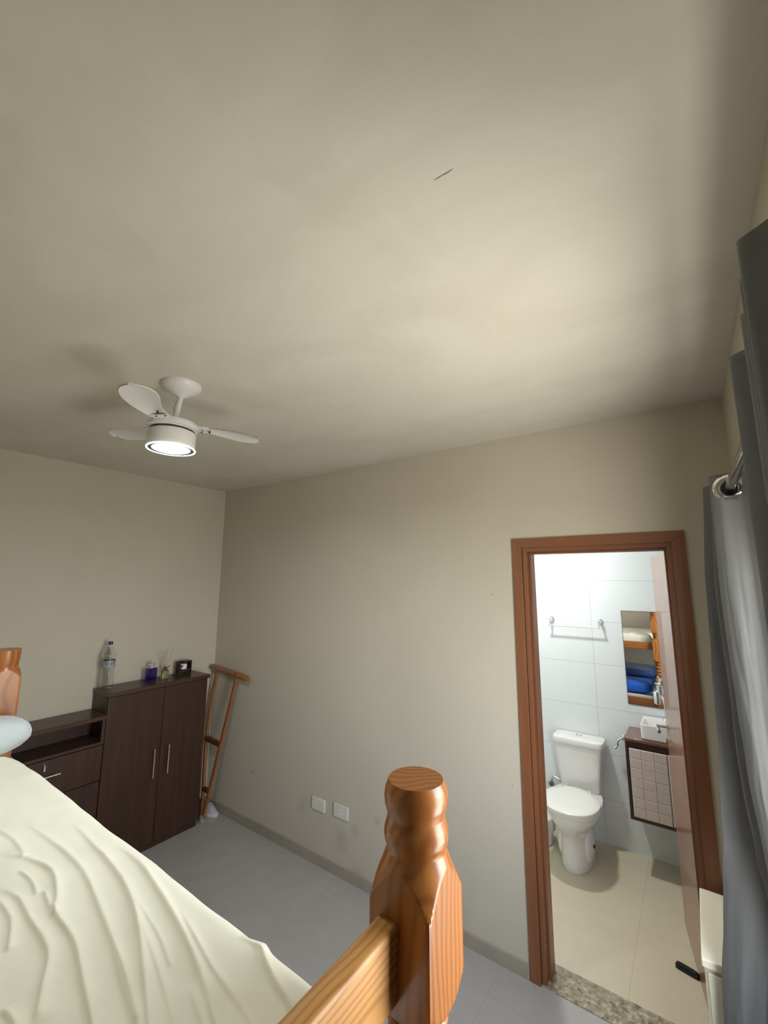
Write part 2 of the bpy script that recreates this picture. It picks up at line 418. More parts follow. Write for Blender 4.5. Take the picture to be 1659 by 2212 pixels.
def quad_grid(bm, us, vs, fn):
    g = [[bm.verts.new(fn(u, v)) for u in us] for v in vs]
    for j in range(len(vs) - 1):
        for i in range(len(us) - 1): bm.faces.new((g[j][i], g[j][i + 1], g[j + 1][i + 1], g[j + 1][i]))

# ================================================================== the room
ST = 'structure'
solid_boxes('floor', [((XL - .15, YF - .15, -0.1), (XR + .0, YB + .002, 0))], M['floor'], ST)
solid_boxes('ceiling', [((XL - .15, YF - .15, H), (XR + .15, YB + .16, H + 0.1))], M['ceiling'], ST)
solid_boxes('wall_left', [((XL - .15, YF - .15, 0), (XL, YT, H))], M['wall'], ST)
solid_boxes('wall_front', [((XL, YF - .15, 0), (XR + .15, YF, H))], M['wall'], ST)
# right wall with the window opening
WY0, WY1, WZ0, WZ1 = -0.22, 1.56, 0.76, 2.17
solid_boxes('wall_right', [((XR, YF, 0), (XR + .15, WY0, H)), ((XR, WY1, 0), (XR + .15, YT, H)),
                           ((XR, WY0, 0), (XR + .15, WY1, WZ0)), ((XR, WY0, WZ1), (XR + .15, WY1, H))], M['wall'], ST)
# back wall with the bathroom doorway
DX0, DX1, DZ = -0.756, -0.058, 2.112
solid_boxes('wall_back', [((XL, YB, 0), (DX0 - .004, YT - .008, H)), ((DX1 + .004, YB, 0), (XR, YT - .008, H)), ((DX0 - .004, YB, DZ), (DX1 + .004, YT - .008, H))], M['wall'], ST)
solid_boxes('baseboard_back', [((XL, YB - .010, 0), (DX0 - .055, YB, 0.068))], M['base'], ST, bevel=0.002)
solid_boxes('baseboard_left', [((XL, YF, 0), (XL + .010, YB - .011, 0.068))], M['base'], ST, bevel=0.002)

# window: aluminium frame, two sliding sashes with panes
win = empty('window_1', (XR + .075, (WY0 + WY1) / 2, WZ0), kind=ST)
bm = bmesh.new()
for a, b in (((XR + .04, WY0, WZ0), (XR + .11, WY0 + .03, WZ1)), ((XR + .04, WY1 - .03, WZ0), (XR + .11, WY1, WZ1)),
             ((XR + .04, WY0 + .03, WZ0), (XR + .11, WY1 - .03, WZ0 + .03)), ((XR + .04, WY0 + .03, WZ1 - .03), (XR + .11, WY1 - .03, WZ1))): box(bm, a, b)
finish('window_frame', bm, M['satin'], win, bevel=0.002)
ym = (WY0 + WY1) / 2
for i, (y0, y1, x) in enumerate(((WY0 + .03, ym + .02, XR + .058), (ym - .02, WY1 - .03, XR + .088))):
    bm = bmesh.new(); t = 0.028; z0, z1 = WZ0 + .03, WZ1 - .03
    for a, b in (((x - .01, y0, z0), (x + .01, y0 + t, z1)), ((x - .01, y1 - t, z0), (x + .01, y1, z1)),
                 ((x - .01, y0 + t, z0), (x + .01, y1 - t, z0 + t)), ((x - .01, y0 + t, z1 - t), (x + .01, y1 - t, z1))): box(bm, a, b)
    sash = finish('window_sash', bm, M['satin'], win, bevel=0.002)
    bm = bmesh.new(); box(bm, (x - .002, y0 + t, z0 + t), (x + .002, y1 - t, z1 - t)); finish('pane', bm, M['pane'], sash)

# door frame: architraves, stepped jambs, hinge on the right jamb
trim = empty('trim_1', ((DX0 + DX1) / 2, YB, 0), kind=ST)
def arch(name, y0, y1, mz, mx):
    bm = bmesh.new(); w = 0.052
    for pts in ([(DX0 - w, 0), (DX0, 0), (DX0, DZ), (DX0 - w, DZ + w)], [(DX1, 0), (DX1 + w, 0), (DX1 + w, DZ + w), (DX1, DZ)]):
        loft(bm, [[(x, y0, z) for x, z in pts], [(x, y1, z) for x, z in pts]])
    o = finish(name, bm, mz, trim, bevel=0.0015)
    bm = bmesh.new(); pts = [(DX0, DZ), (DX1, DZ), (DX1 + w, DZ + w), (DX0 - w, DZ + w)]
    loft(bm, [[(x, y0, z) for x, z in pts], [(x, y1, z) for x, z in pts]])
    finish('head_architrave', bm, mx, trim, bevel=0.0015)
arch('architrave', YB - .012, YB + .001, M['frame'], M['frame_x'])
bm = bmesh.new(); s = 0.004
box(bm, (DX0, YB + s, 0), (DX0 + .022, YT - .001, DZ)); box(bm, (DX1 - .022, YB + s, 0), (DX1, YT - .001, DZ))
box(bm, (DX0 + .022, YB + .045, 0), (DX0 + .034, YT - .045, DZ - .034)); box(bm, (DX1 - .034, YB + .045, 0), (DX1 - .022, YT - .045, DZ - .034))
finish('jamb', bm, M['frame'], trim, bevel=0.0015)
bm = bmesh.new(); box(bm, (DX0 + .022, YB + s, DZ - .022), (DX1 - .022, YT - .001, DZ)); box(bm, (DX0 + .022, YB + .045, DZ - .034), (DX1 - .022, YT - .045, DZ - .022))
finish('head_jamb', bm, M['frame_x'], trim, bevel=0.0015)
for zc in (1.91, 1.05, 0.22):
    bm = bmesh.new()
    loft(bm, [superell(0, 0, t, 0.020, 0.042, 5, 24) for t in (0, 0.003)])
    for v in bm.verts: v.co = Vector((DX1 - .0225 - v.co.z, YT - .022 + v.co.x, zc + v.co.y))
    h = finish('hinge', bm, M['white_pl'], trim)
    for dz in (-.027, 0, .027):
        bm = bmesh.new(); tube(bm, [(DX1 - .0256, YT - .022 + (0.006 if dz == 0 else 0), zc + dz), (DX1 - .0268, YT - .022 + (0.006 if dz == 0 else 0), zc + dz)], 0.0045, 10)
        finish('screw', bm, M['screw'], h)
solid_boxes('trim_2', [((DX0 - .006, YB - .003, -.1), (DX1 + .006, YT + .0, 0.004))], M['granite'], ST, bevel=0.001)

# bathroom shell
BX0, BX1, BZ = -1.75, 0.45, 2.62
solid_boxes('floor', [((BX0, YT, -0.1), (BX1, YW, 0))], M['bath_floor'], ST)
solid_boxes('wall_bathroom_back', [((BX0 - .1, YW, 0), (BX1 + .1, YW + .1, BZ))], M['bath_wall'], ST)
solid_boxes('wall_bathroom_left', [((BX0 - .1, YT, 0), (BX0, YW, BZ))], M['bath_side'], ST)
solid_boxes('wall_bathroom_right', [((BX1, YT, 0), (BX1 + .1, YW, BZ))], M['bath_side'], ST)
solid_boxes('wall_bathroom_front', [((BX0, YT - .007, 0), (DX0 - .004, YT, BZ)), ((DX1 + .004, YT - .007, 0), (BX1, YT, BZ)), ((DX0 - .004, YT - .007, DZ), (DX1 + .004, YT, BZ))], M['bath_wall'], ST)
solid_boxes('ceiling', [((BX0 - .1, YB + .161, BZ), (BX1 + .1, YW + .1, BZ + .1))], M['bath_ceiling'], ST)

# door leaf, swung into the bathroom
ang = math.atan2(0.116, 0.69)
door = empty('door_1', (-0.082, 2.552, 0.008), kind=ST); door.rotation_euler = (0, 0, ang)
RZ = Matrix.Rotation(ang, 3, 'Z'); DO = Vector((-0.082, 2.552, 0.008))
def dl(bm):
    for v in bm.verts: v.co = DO + RZ @ v.co
bm = bmesh.new(); box(bm, (0, 0, 0), (0.035, 0.695, 2.075)); dl(bm)
finish('door_panel', bm, M['leaf'], door, bevel=0.0015)
bm = bmesh.new()
for sx, x in ((-1, 0.0), (1, 0.035)):
    tube(bm, [(x, 0.635, 1.065), (x + sx * .008, 0.635, 1.065)], 0.026, 20)
    tube(bm, smooth_path([(x + sx * .006, 0.635, 1.065), (x + sx * .048, 0.635, 1.065), (x + sx * .055, 0.62, 1.065), (x + sx * .055, 0.53, 1.062)], 5), 0.0095, 12)
    tube(bm, [(x, 0.635, 0.985), (x + sx * .006, 0.635, 0.985)], 0.022, 20)
    box(bm, (x + sx * .006 - .001, 0.631, 0.972), (x + sx * .016 + .001, 0.639, 0.998))
dl(bm); finish('door_handle', bm, M['chrome'], door, smooth=True)
bm = bmesh.new(); box(bm, (0.006, 0.6945, 0.95), (0.029, 0.6975, 1.12)); dl(bm)
finish('lock_plate', bm, M['satin'], door)

# ================================================================== bunk bed
def post_profile(kind):
    if kind == 'foot':
        top = [(0.0455, 1.579), (0.0475, 1.576), (0.0515, 1.565), (0.0530, 1.553), (0.0520, 1.541), (0.0490, 1.530), (0.0475, 1.523),
               (0.0490, 1.514), (0.0520, 1.504), (0.0533, 1.494), (0.0520, 1.484), (0.0495, 1.476), (0.0488, 1.470)]
        sh = [(0.0505, 1.465), (0.0535, 1.457), (0.0570, 1.447), (0.0620, 1.436), (0.0680, 1.422), (0.0735, 1.408), (0.080, 1.394)]
    else:
        top = [(0.0540, 1.597), (0.0550, 1.594), (0.0545, 1.575), (0.0535, 1.555), (0.0520, 1.538), (0.0505, 1.526), (0.0495, 1.521), (0.0500, 1.517)]
        sh = [(0.0520, 1.512), (0.0560, 1.507), (0.0620, 1.496), (0.070, 1.480), (0.080, 1.460)]
    low = [(0.080, 1.278), (0.072, 1.267), (0.063, 1.254), (0.054, 1.245), (0.047, 1.240), (0.036, 1.238), (0.036, 1.235), (0.045, 1.231), (0.048, 1.223), (0.044, 1.215),
           (0.035, 1.211), (0.045, 1.205), (0.047, 1.196), (0.044, 1.187), (0.036, 1.182), (0.040, 1.178), (0.052, 1.171), (0.068, 1.160), (0.080, 1.148),
           (0.080, 0.905), (0.070, 0.890), (0.056, 0.876), (0.042, 0.868), (0.036, 0.862)]
    z = 0.858
    for k in range(4):
        low += [(0.040, z), (0.046, z - .008), (0.047, z - .019), (0.043, z - .030), (0.035, z - .037)]; z -= 0.0445
    low += [(0.042, 0.674), (0.056, 0.664), (0.070, 0.652), (0.080, 0.640), (0.080, 0.552), (0.068, 0.540), (0.052, 0.529), (0.038, 0.523), (0.036, 0.518),
            (0.045, 0.510), (0.047, 0.498), (0.043, 0.488), (0.035, 0.482), (0.044, 0.472), (0.047, 0.460), (0.043, 0.450), (0.036, 0.444), (0.048, 0.436), (0.066, 0.424), (0.080, 0.412),
            (0.080, 0.200), (0.066, 0.186), (0.050, 0.176), (0.038, 0.170), (0.046, 0.158), (0.048, 0.135), (0.043, 0.10), (0.036, 0.05), (0.032, 0.0)]
    return top + sh + low
def bed_post(cx, cy, kind, parent, zoff=0.0):
    bm = bmesh.new(); hs = 0.0588; n = 128
    prof = post_profile(kind)
    rings = []
    # resample long straight runs a little, keep the turned parts
    fine = [prof[0]]
    for (r0, z0), (r1, z1) in zip(prof, prof[1:]):
        k = 1 if (r0 >= .0799 and r1 >= .0799) else max(1, int(abs(z1 - z0) / .0025))
        fine += [(r0 + (r1 - r0) * i / k, z0 + (z1 - z0) * i / k) for i in range(1, k + 1)]
    for (r, z) in fine:
        ring = []
        for k in range(n):
            t = 2 * PI * k / n
            c, s = math.cos(t), math.sin(t)
            q = hs / max(abs(c), abs(s))
            # softened corner
            q = min(q, hs * 1.395)
            rr = min(q, r * 1.07)
            ring.append((cx + rr * c, cy + rr * s, z + (zoff if z > 1.24 else 0)))
        rings.append(ring)
    loft(bm, rings)
    return finish('bed_post', bm, M['pine_z'], parent, smooth=True, angle=22)
BYF, BYN = 0.709, -0.27       # far and near post rows
BXF, BXH = -0.434, -2.675     # foot and head
bed = empty('bunk_bed', ((BXF + BXH) / 2, 0.2, 0), 'orange lacquered pine bunk bed with turned posts, under the cream and blue mattresses', 'bunk bed')
bed_post(BXF, BYF, 'foot', bed); bed_post(BXF, BYN, 'foot', bed)
bed_post(BXH, 0.657, 'head', bed); bed_post(BXH, BYN, 'head', bed)
def rounded_bar(bm, axis, a, b, c0, c1, r=0.008, seg=4):
    """bar along axis between a,b with rounded section c0..c1 (two other coords)"""
    (u0, v0), (u1, v1) = c0, c1; pts = []
    for (cu, cv, st) in ((u1 - r, v1 - r, 0), (u0 + r, v1 - r, 90), (u0 + r, v0 + r, 180), (u1 - r, v0 + r, 270)):
        for k in range(seg + 1):
            t = math.radians(st + 90 * k / seg); pts.append((cu + r * math.cos(t), cv + r * math.sin(t)))
    def mk(p, w): return (w, p[0], p[1]) if axis == 0 else (p[0], w, p[1])
    loft(bm, [[mk(p, w) for p in pts] for w in (a, b)])
# foot rails (upper bunk guard, lower rails)
bm = bmesh.new(); rounded_bar(bm, 1, BYN + .05, BYF - .048, (-0.474, 1.267), (-0.435, 1.381), 0.007)
finish('foot_rail', bm, M['pine_y'], bed, smooth=True)
for z0, z1 in ((1.03, 1.125), (0.55, 0.64), (0.28, 0.386)):
    bm = bmesh.new(); rounded_bar(bm, 1, BYN + .05, BYF - .048, (-0.462, z0), (-0.434, z1), 0.006)
    finish('foot_rail', bm, M['pine_y'], bed, smooth=True)
for z0, z1 in ((1.32, 1.43), (1.03, 1.18), (0.28, 0.5)):
    bm = bmesh.new(); rounded_bar(bm, 1, BYN + .05, 0.62, (-2.69, z0), (-2.662, z1), 0.006)
    finish('head_rail', bm, M['pine_y'], bed, smooth=True)
for y0, y1, yh in ((0.700, 0.725, 0.66), (-0.285, -0.26, -0.27)):
    for z0, z1 in ((1.02, 1.113), (0.28, 0.386)):
        bm = bmesh.new()
        rounded_bar(bm, 0, -2.64, -0.4885, (y0, z0), (y1, z1), 0.006)
        finish('side_board', bm, M['pine_x'], bed, smooth=True)
for z in (1.075, 0.315):
    for k in range(12):
        x = -2.55 + k * 0.178; bm = bmesh.new(); box(bm, (x, BYN + .02, z), (x + .07, 0.655, z + .018)); finish('bed_slat', bm, M['pine_y'], bed)

# upper mattress with the wrinkled cream sheet
RIDGES = [
 ([(-1.682,0.52),(-1.485,0.529),(-1.295,0.528),(-1.092,0.495),(-0.94,0.467),(-0.848,0.446),(-0.72,0.41)], .0075, .011),
 ([(-1.571,0.601),(-1.377,0.587),(-1.182,0.57),(-1.034,0.536),(-0.887,0.482),(-0.784,0.442),(-0.68,0.40)], .0095, .011),
 ([(-1.338,0.626),(-1.221,0.626),(-1.025,0.595),(-0.905,0.571),(-0.782,0.536),(-0.696,0.506),(-0.6,0.47)], .0085, .010),
 ([(-1.555,0.429),(-1.468,0.464),(-1.358,0.483),(-1.236,0.456),(-1.181,0.436),(-1.071,0.434),(-0.956,0.409),(-0.859,0.388),(-0.75,0.36)], .009, .010),
 ([(-1.394,0.393),(-1.307,0.405),(-1.213,0.4),(-1.087,0.396),(-1.003,0.363),(-0.934,0.334)], .0075, .010),
 ([(-1.295,0.449),(-1.239,0.44),(-1.178,0.432)], .006, .007),
 ([(-0.983,0.606),(-0.86,0.576),(-0.779,0.56),(-0.693,0.55),(-0.6,0.53)], .005, .008),
 ([(-0.819,0.640),(-0.761,0.645),(-0.726,0.628),(-0.666,0.607),(-0.614,0.595),(-0.55,0.57)], .010, .009),
 ([(-1.004,0.534),(-0.887,0.506),(-0.79,0.479),(-0.7,0.45)], .004, .008),
 ([(-1.016,0.308),(-0.961,0.314),(-0.85,0.30)], .006, .008),
 ([(-1.433,0.437),(-1.358,0.442),(-1.287,0.433)], .0055, .007),
 ([(-1.36,0.376),(-1.245,0.377),(-1.15,0.35)], .005, .008),
 ([(-0.80,0.52),(-0.70,0.49),(-0.60,0.46)], .004, .006), ([(-1.10,0.56),(-0.96,0.545),(-0.86,0.52)], .003, .006), ([(-1.02,0.48),(-0.92,0.455),(-0.80,0.43)], .003, .006), ([(-1.75,0.45),(-1.60,0.47),(-1.48,0.46)], .004, .010),
 ([(-1.2,0.2),(-1.0,0.22),(-0.8,0.2)], .006, .01), ([(-1.5,0.1),(-1.2,0.05),(-0.9,0.1)], .006, .012)]
def _sm(p): return [Vector((q.x, q.y)) for q in smooth_path([(a, b, 0) for a, b in p], 3)]
RIDGES = [(_sm(p), h, w) for p, h, w in RIDGES]
def ridge_h(x, y):
    h = 0.0; q = Vector((x, y))
    for pts, hh, w in RIDGES:
        best = 1e9; bt = 0; n = len(pts) - 1; side = 1
        for i in range(n):
            a, b = pts[i], pts[i + 1]; ab = b - a; t = max(0, min(1, (q - a).dot(ab) / ab.length_squared))
            v = q - a - ab * t
            if v.length < best: best = v.length; bt = (i + t) / n; side = 1 if (ab.x * v.y - ab.y * v.x) > 0 else -1
        if best > w * 9: continue
        env = min(1, bt / 0.22, (1 - bt) / 0.06 if pts[-1].x < -0.62 else 1)
        ww = w * (1.5 if side > 0 else 0.62)
        h += 1.25 * hh * max(0, env) / (1 + (best / ww) ** 2) ** 1.6
    h += 0.0022 * noise.noise(Vector((x * 9, y * 22, 0))) + 0.004 * noise.noise(Vector((x * 2.2, y * 5, 3)))
    return h
bm = bmesh.new()
X0, X1, Y0, Y1, ZM0, ZM1 = -2.56, -0.502, -0.235, 0.672, 1.10, 1.208
R = 0.045
# section across y: far side, rounded top edge, top
def across(s):                     # s 0..1 -> (y, z, topness)
    L1 = ZM1 - ZM0 - R; L2 = R * PI / 2; L3 = (Y1 - Y0) - 2 * R
    tot = 2 * (L1 + L2) + L3; d = s * tot
    if d < L1: return Y1, ZM0 + d, 0.25
    d -= L1
    if d < L2: a = d / R; return Y1 - R + R * math.cos(a), ZM1 - R + R * math.sin(a), 0.3 + .7 * math.sin(a)
    d -= L2
    if d < L3: return Y1 - R - d, ZM1, 1.0
    d -= L3
    if d < L2: a = d / R; return Y0 + R - R * math.sin(a), ZM1 - R + R * math.cos(a), 0.5
    d -= L2; return Y0, ZM1 - R - d, 0.2
NX, NS = 460, 300
us = [(i / 80) * .40 if i < 80 else .40 + .60 * (i - 80) / (NX - 80) for i in range(NX + 1)]
ss = [.52 * j / 240 if j < 240 else .52 + .48 * (j - 240) / (NS - 240) for j in range(NS + 1)]
def mat_pt(u, s):
    x = X0 + (X1 - X0) * u; y, z, t = across(s)
    ex = 0.05
    d = min(x - X0, X1 - x); drop = 0.0
    if d < ex: k = 1 - d / ex; drop = ex * (1 - math.sqrt(max(0, 1 - k * k))) * 1.0
    h = ridge_h(x, min(y, Y1 - 0.01)) if y > -0.05 else 0
    # the corner at the head pulled in by elastic
    pin = 0.0
    if x < -2.25: pin = (min(1, (-2.25 - x) / 0.2)) ** 2 * 0.05
    yy = y - pin * (1 if y > 0.2 else 0) + (h * 0.8 if t < 0.9 and y > 0.5 else 0)
    return (x, yy, max(ZM0, z + h * t - drop * (1 if z > ZM0 + .02 else 0) ))
quad_grid(bm, us, ss, mat_pt)
# close ends and bottom
bm.verts.ensure_lookup_table()
row = NX + 1
e0 = [bm.verts[j * row] for j in range(NS + 1)]; e1 = [bm.verts[j * row + NX] for j in range(NS + 1)]
bm.faces.new(e0); bm.faces.new(list(reversed(e1)))
bm.faces.new([bm.verts[i] for i in range(row)] + [bm.verts[NS * row + i] for i in reversed(range(row))])
mo = finish('mattress', bm, M['sheet'], smooth=True, angle=60)
tag(mo, 'upper bunk mattress wrapped in a wrinkled cream sheet', 'mattress')

def cushion(name, c, half, mat, label, cat, p=3.0, lump=0.006, rot=0.0, group=None, seed=0, flat=2.6):
    bm = bmesh.new(); n = 56; rings = []
    m = 26
    for i in range(m + 1):
        ph = -PI / 2 + PI * i / m
        zz = math.copysign(abs(math.sin(ph)) ** (2 / flat), math.sin(ph)); rr = abs(math.cos(ph)) ** (2 / flat)
        rr = max(rr, 0.002)
        rings.append([(x, y, c[2] + half[2] * zz) for x, y, _ in superell(c[0], c[1], 0, half[0] * rr, half[1] * rr, p, n, rot)])
    loft(bm, rings)
    for v in bm.verts:
        d = (v.co - Vector(c)).normalized()
        v.co += d * (lump * noise.noise(v.co * 14 + Vector((seed, 0, 0))) + lump * .5 * noise.noise(v.co * 40))
    o = finish(name, bm, mat, smooth=True, angle=70)
    return tag(o, label, cat, group)
cushion('pillow', (-2.44, 0.355, 1.276), (0.120, 0.365, 0.084), M['pillow'], 'pale blue towelling pillow at the head of the cream upper mattress', 'pillow', 3.2, 0.007)
# lower bunk
cushion('mattress', (-1.575, 0.225, 0.497), (1.03, 0.45, 0.077), M['blue'], 'royal blue covered mattress on the lower bunk', 'mattress', 14, 0.010, seed=4, flat=6)
cushion('mattress', (-1.55, 0.10, 0.642), (1.03, 0.30, 0.052), M['navy'], 'dark navy mattress lying on the royal blue one', 'mattress', 12, 0.004, seed=9, flat=5)
bm = bmesh.new(); box(bm, (-2.58, -.24, .335), (-.50, .68, .412)); lm = finish('bed_base', bm, M['white_pl'], bed, bevel=.01); lm['label'] = 'white padded bed base'

# ================================================================== dark brown cupboard with drawers on the left wall
CX0, CXF = XL + .012, -3.35
cab = empty('cupboard', (CXF, 1.8, 0), 'dark brown low cupboard with two doors, drawers and an open niche, against the left wall', 'cupboard')
ZT, ZL = 1.148, 1.008           # tall part top, low part top
CY0, CYM, CY1 = 0.35, 1.412, 2.165
bm = bmesh.new()
box(bm, (CX0, CYM, 0.04), (CXF - .02, CYM + .018, ZT - .03)); box(bm, (CX0, CY1 - .018, 0.04), (CXF - .02, CY1, ZT - .03))
box(bm, (CX0, CY0, 0.04), (CXF, CY0 + .018, ZL - .03))
box(bm, (CX0, CY0 + .018, 0.04), (CXF - .02, CYM, 0.07)); box(bm, (CX0, CYM + .018, 0.04), (CXF - .02, CY1 - .018, 0.07))
box(bm, (CX0, CY0 + .018, 0.82), (CXF, CYM, 0.838)); box(bm, (CX0, CY0 + .018, .07), (CX0 + .01, CYM, ZL - .03))
box(bm, (CX0, CYM + .018, .07), (CX0 + .01, CY1 - .018, ZT - .03))
box(bm, (CX0 + .02, CY0 + .01, 0), (CXF - .015, CY1 - .01, 0.04))
box(bm, (CXF - .02, CYM - .02, 0.838), (CXF, CYM, ZL - .03))
finish('carcass', bm, M['mdf'], cab)
bm = bmesh.new(); box(bm, (CX0, CYM - .005, ZT - .03), (CXF + .018, CY1 + .012, ZT)); finish('cupboard_top', bm, M['mdf_y'], cab, bevel=0.005, segs=3)
bm = bmesh.new(); box(bm, (CX0, CY0 - .01, ZL - .03), (CXF + .015, CYM, ZL)); finish('drawer_unit_top', bm, M['mdf_y'], cab, bevel=0.005, segs=3)
def bar_handle(parent, a, b, out, mat, r=0.005):
    a, b, out = Vector(a), Vector(b), Vector(out); bm = bmesh.new()
    d = (b - a).normalized()
    tube(bm, [a + out, b + out], r, 12)
    for q in (a + d * .016, b - d * .016): tube(bm, [q, q + out], r * .7, 8)
    return finish('handle', bm, mat, parent, smooth=True)
ymid = 1.810
for y0, y1, hy in ((CYM + .004, ymid - .0015, 1.757), (ymid + .0015, CY1 - .001, 1.864)):
    bm = bmesh.new(); box(bm, (CXF - .019, y0, 0.045), (CXF, y1, ZT - .034)); d_ = finish('cupboard_door', bm, M['mdf'], cab, bevel=0.0015)
    bar_handle(d_, (CXF, hy, 0.493), (CXF, hy, 0.692), (.026, 0, 0), M['satin'], 0.0055)
zz = [0.816, 0.590, 0.318, 0.045]
for k in range(3):
    bm = bmesh.new(); box(bm, (CXF - .019, CY0 + .004, zz[k + 1] + .003), (CXF, CYM - .001, zz[k] - .001))
    d_ = finish('drawer', bm, M['mdf'], cab, bevel=0.0015)
    zc = (0.722, 0.45, 0.18)[k]
    bar_handle(d_, (CXF, 0.99, zc), (CXF, 1.17, zc), (.026, 0, 0), M['satin'], 0.0055)
    if k == 0:
        bm = bmesh.new(); tube(bm, [(CXF, 1.085, 0.795), (CXF + .012, 1.085, 0.795)], .006, 12)
        box(bm, (CXF + .010, 1.083, 0.755), (CXF + .012, 1.091, 0.80))
        finish('drawer_key', bm, M['satin'], d_, smooth=True)

# things on the cupboard
def water_bottle(x, y, z):
    t = empty('water_bottle', (x, y, z), 'tall clear plastic water bottle with a dark blue cap, on the cupboard', 'bottle')
    bm = bmesh.new(); k = .86
    prof = [(0.001, 0.006), (0.022, 0.002), (0.036, 0.004), (0.041, 0.014), (0.042, 0.035), (0.0385, 0.042), (0.042, 0.050), (0.0385, 0.060), (0.042, 0.070), (0.0385, 0.080), (0.042, 0.092),
            (0.040, 0.105), (0.0375, 0.118), (0.040, 0.135), (0.0425, 0.15), (0.0425, 0.20), (0.040, 0.212), (0.0425, 0.224), (0.040, 0.240), (0.033, 0.262), (0.022, 0.285), (0.014, 0.300), (0.013, 0.322)]
    out = [(r, z + h) for r, h in prof]; inn = [(max(.0005, r - .0012), z + h + .0006) for r, h in prof[:-1]] + [(0.0118, z + .322)]
    n = 36
    rings = [[(x + r * math.cos(2 * PI * i / n), y + r * math.sin(2 * PI * i / n), zz_) for i in range(n)] for r, zz_ in out]
    loft(bm, rings + [[(x + r * math.cos(2 * PI * i / n), y + r * math.sin(2 * PI * i / n), zz_) for i in range(n)] for r, zz_ in reversed(inn)])
    finish('bottle_body', bm, M['clear'], t, smooth=True, angle=50)
    bm = bmesh.new()
    loft(bm, [[(x + .0432 * math.cos(2 * PI * i / n), y + .0432 * math.sin(2 * PI * i / n), h) for i in range(n)] for h in (z + .152, z + .198)], False, False)
    finish('bottle_label', bm, M['label'], t, smooth=True)
    bm = bmesh.new(); lathe(bm, (x, y), [(0.0155, z + .306), (0.0155, z + .324), (0.0145, z + .328)], 24)
    finish('cap', bm, M['cap_blue'], t, smooth=True)
water_bottle(-3.50, 1.455, ZT)
t = empty('perfume_bottle', (-3.50, 1.768, ZT), 'flat square violet blue perfume bottle with a clear cap', 'perfume bottle')
bm = bmesh.new(); box(bm, (-3.515, 1.727, ZT + .001), (-3.485, 1.807, ZT + .092)); finish('perfume_body', bm, M['cobalt'], t, bevel=.004, segs=3)
bm = bmesh.new(); tube(bm, [(-3.5, 1.77, ZT + .092), (-3.5, 1.77, ZT + .104)], .009, 16); finish('collar', bm, M['satin'], t, smooth=True)
bm = bmesh.new(); box(bm, (-3.512, 1.75, ZT + .104), (-3.488, 1.792, ZT + .132)); finish('cap', bm, M['clear_glass'], t, bevel=.003)
t = empty('reed_diffuser', (-3.49, 1.872, ZT), 'small glass reed diffuser of pale yellow oil with thin sticks and a red ribbon', 'diffuser')
bm = bmesh.new(); lathe(bm, (-3.49, 1.872), [(0.026, ZT + .001), (0.029, ZT + .006), (0.029, ZT + .052), (0.024, ZT + .064), (0.011, ZT + .070), (0.011, ZT + .088)], 28)
finish('flask', bm, M['amber'], t, smooth=True)
bm = bmesh.new(); lathe(bm, (-3.49, 1.872), [(0.0125, ZT + .073), (0.0145, ZT + .079), (0.0125, ZT + .085)], 20)
tube(bm, [(-3.475, 1.86, ZT + .08), (-3.465, 1.85, ZT + .098)], .003, 8); tube(bm, [(-3.475, 1.88, ZT + .08), (-3.465, 1.895, ZT + .096)], .003, 8)
finish('ribbon', bm, M['red'], t, smooth=True)
for dy, dx, hh in ((.045, .01, .225), (.02, -.02, .22), (-.012, .0, .205), (-.045, .01, .215), (-.03, -.015, .21), (.035, .02, .215)):
    bm = bmesh.new(); tube(bm, [(-3.49 - dx * .2, 1.872 - dy * .25, ZT + .03), (-3.49 + dx, 1.872 + dy, ZT + hh)], .0013, 6)
    finish('reed', bm, M['reed'], t)
t = empty('candle_holder', (-3.50, 2.03, ZT), 'dark carved wooden box holder nearest the corner, with a white candle', 'candle holder')
bm = bmesh.new(); bx, by = -3.505, 2.035
box(bm, (bx - .035, by - .055, ZT + .001), (bx + .03, by + .055, ZT + .012))
box(bm, (bx - .04, by - .05, ZT + .012), (bx - .03, by + .055, ZT + .105)); box(bm, (bx - .03, by + .047, ZT + .012), (bx + .03, by + .055, ZT + .108))
box(bm, (bx - .03, by - .01, ZT + .100), (bx + .03, by + .055, ZT + .108))
R_ = Matrix.Rotation(math.radians(-42), 3, 'X')
box(bm, (bx - .03, by - .058, ZT + .066), (bx + .03, by - .003, ZT + .074), rot=Matrix.Rotation(math.radians(38), 3, 'X'), piv=(bx, by - .03, ZT + .07))
for yy in (-.05, -.03, -.012, .01, .03):
    tube(bm, [(bx + .028, by + yy, ZT + .01), (bx + .028, by + yy * .9, ZT + .04)], .006, 8)
box(bm, (bx - .03, by - .05, ZT + .038), (bx + .032, by + .05, ZT + .046))
finish('wooden_box', bm, M['darkwood'], t, bevel=.0015)
bm = bmesh.new(); lathe(bm, (bx + .012, by - .006), [(0.021, ZT + .046), (0.024, ZT + .05), (0.024, ZT + .084), (0.021, ZT + .087)], 24)
finish('candle', bm, M['wax'], t, smooth=True)

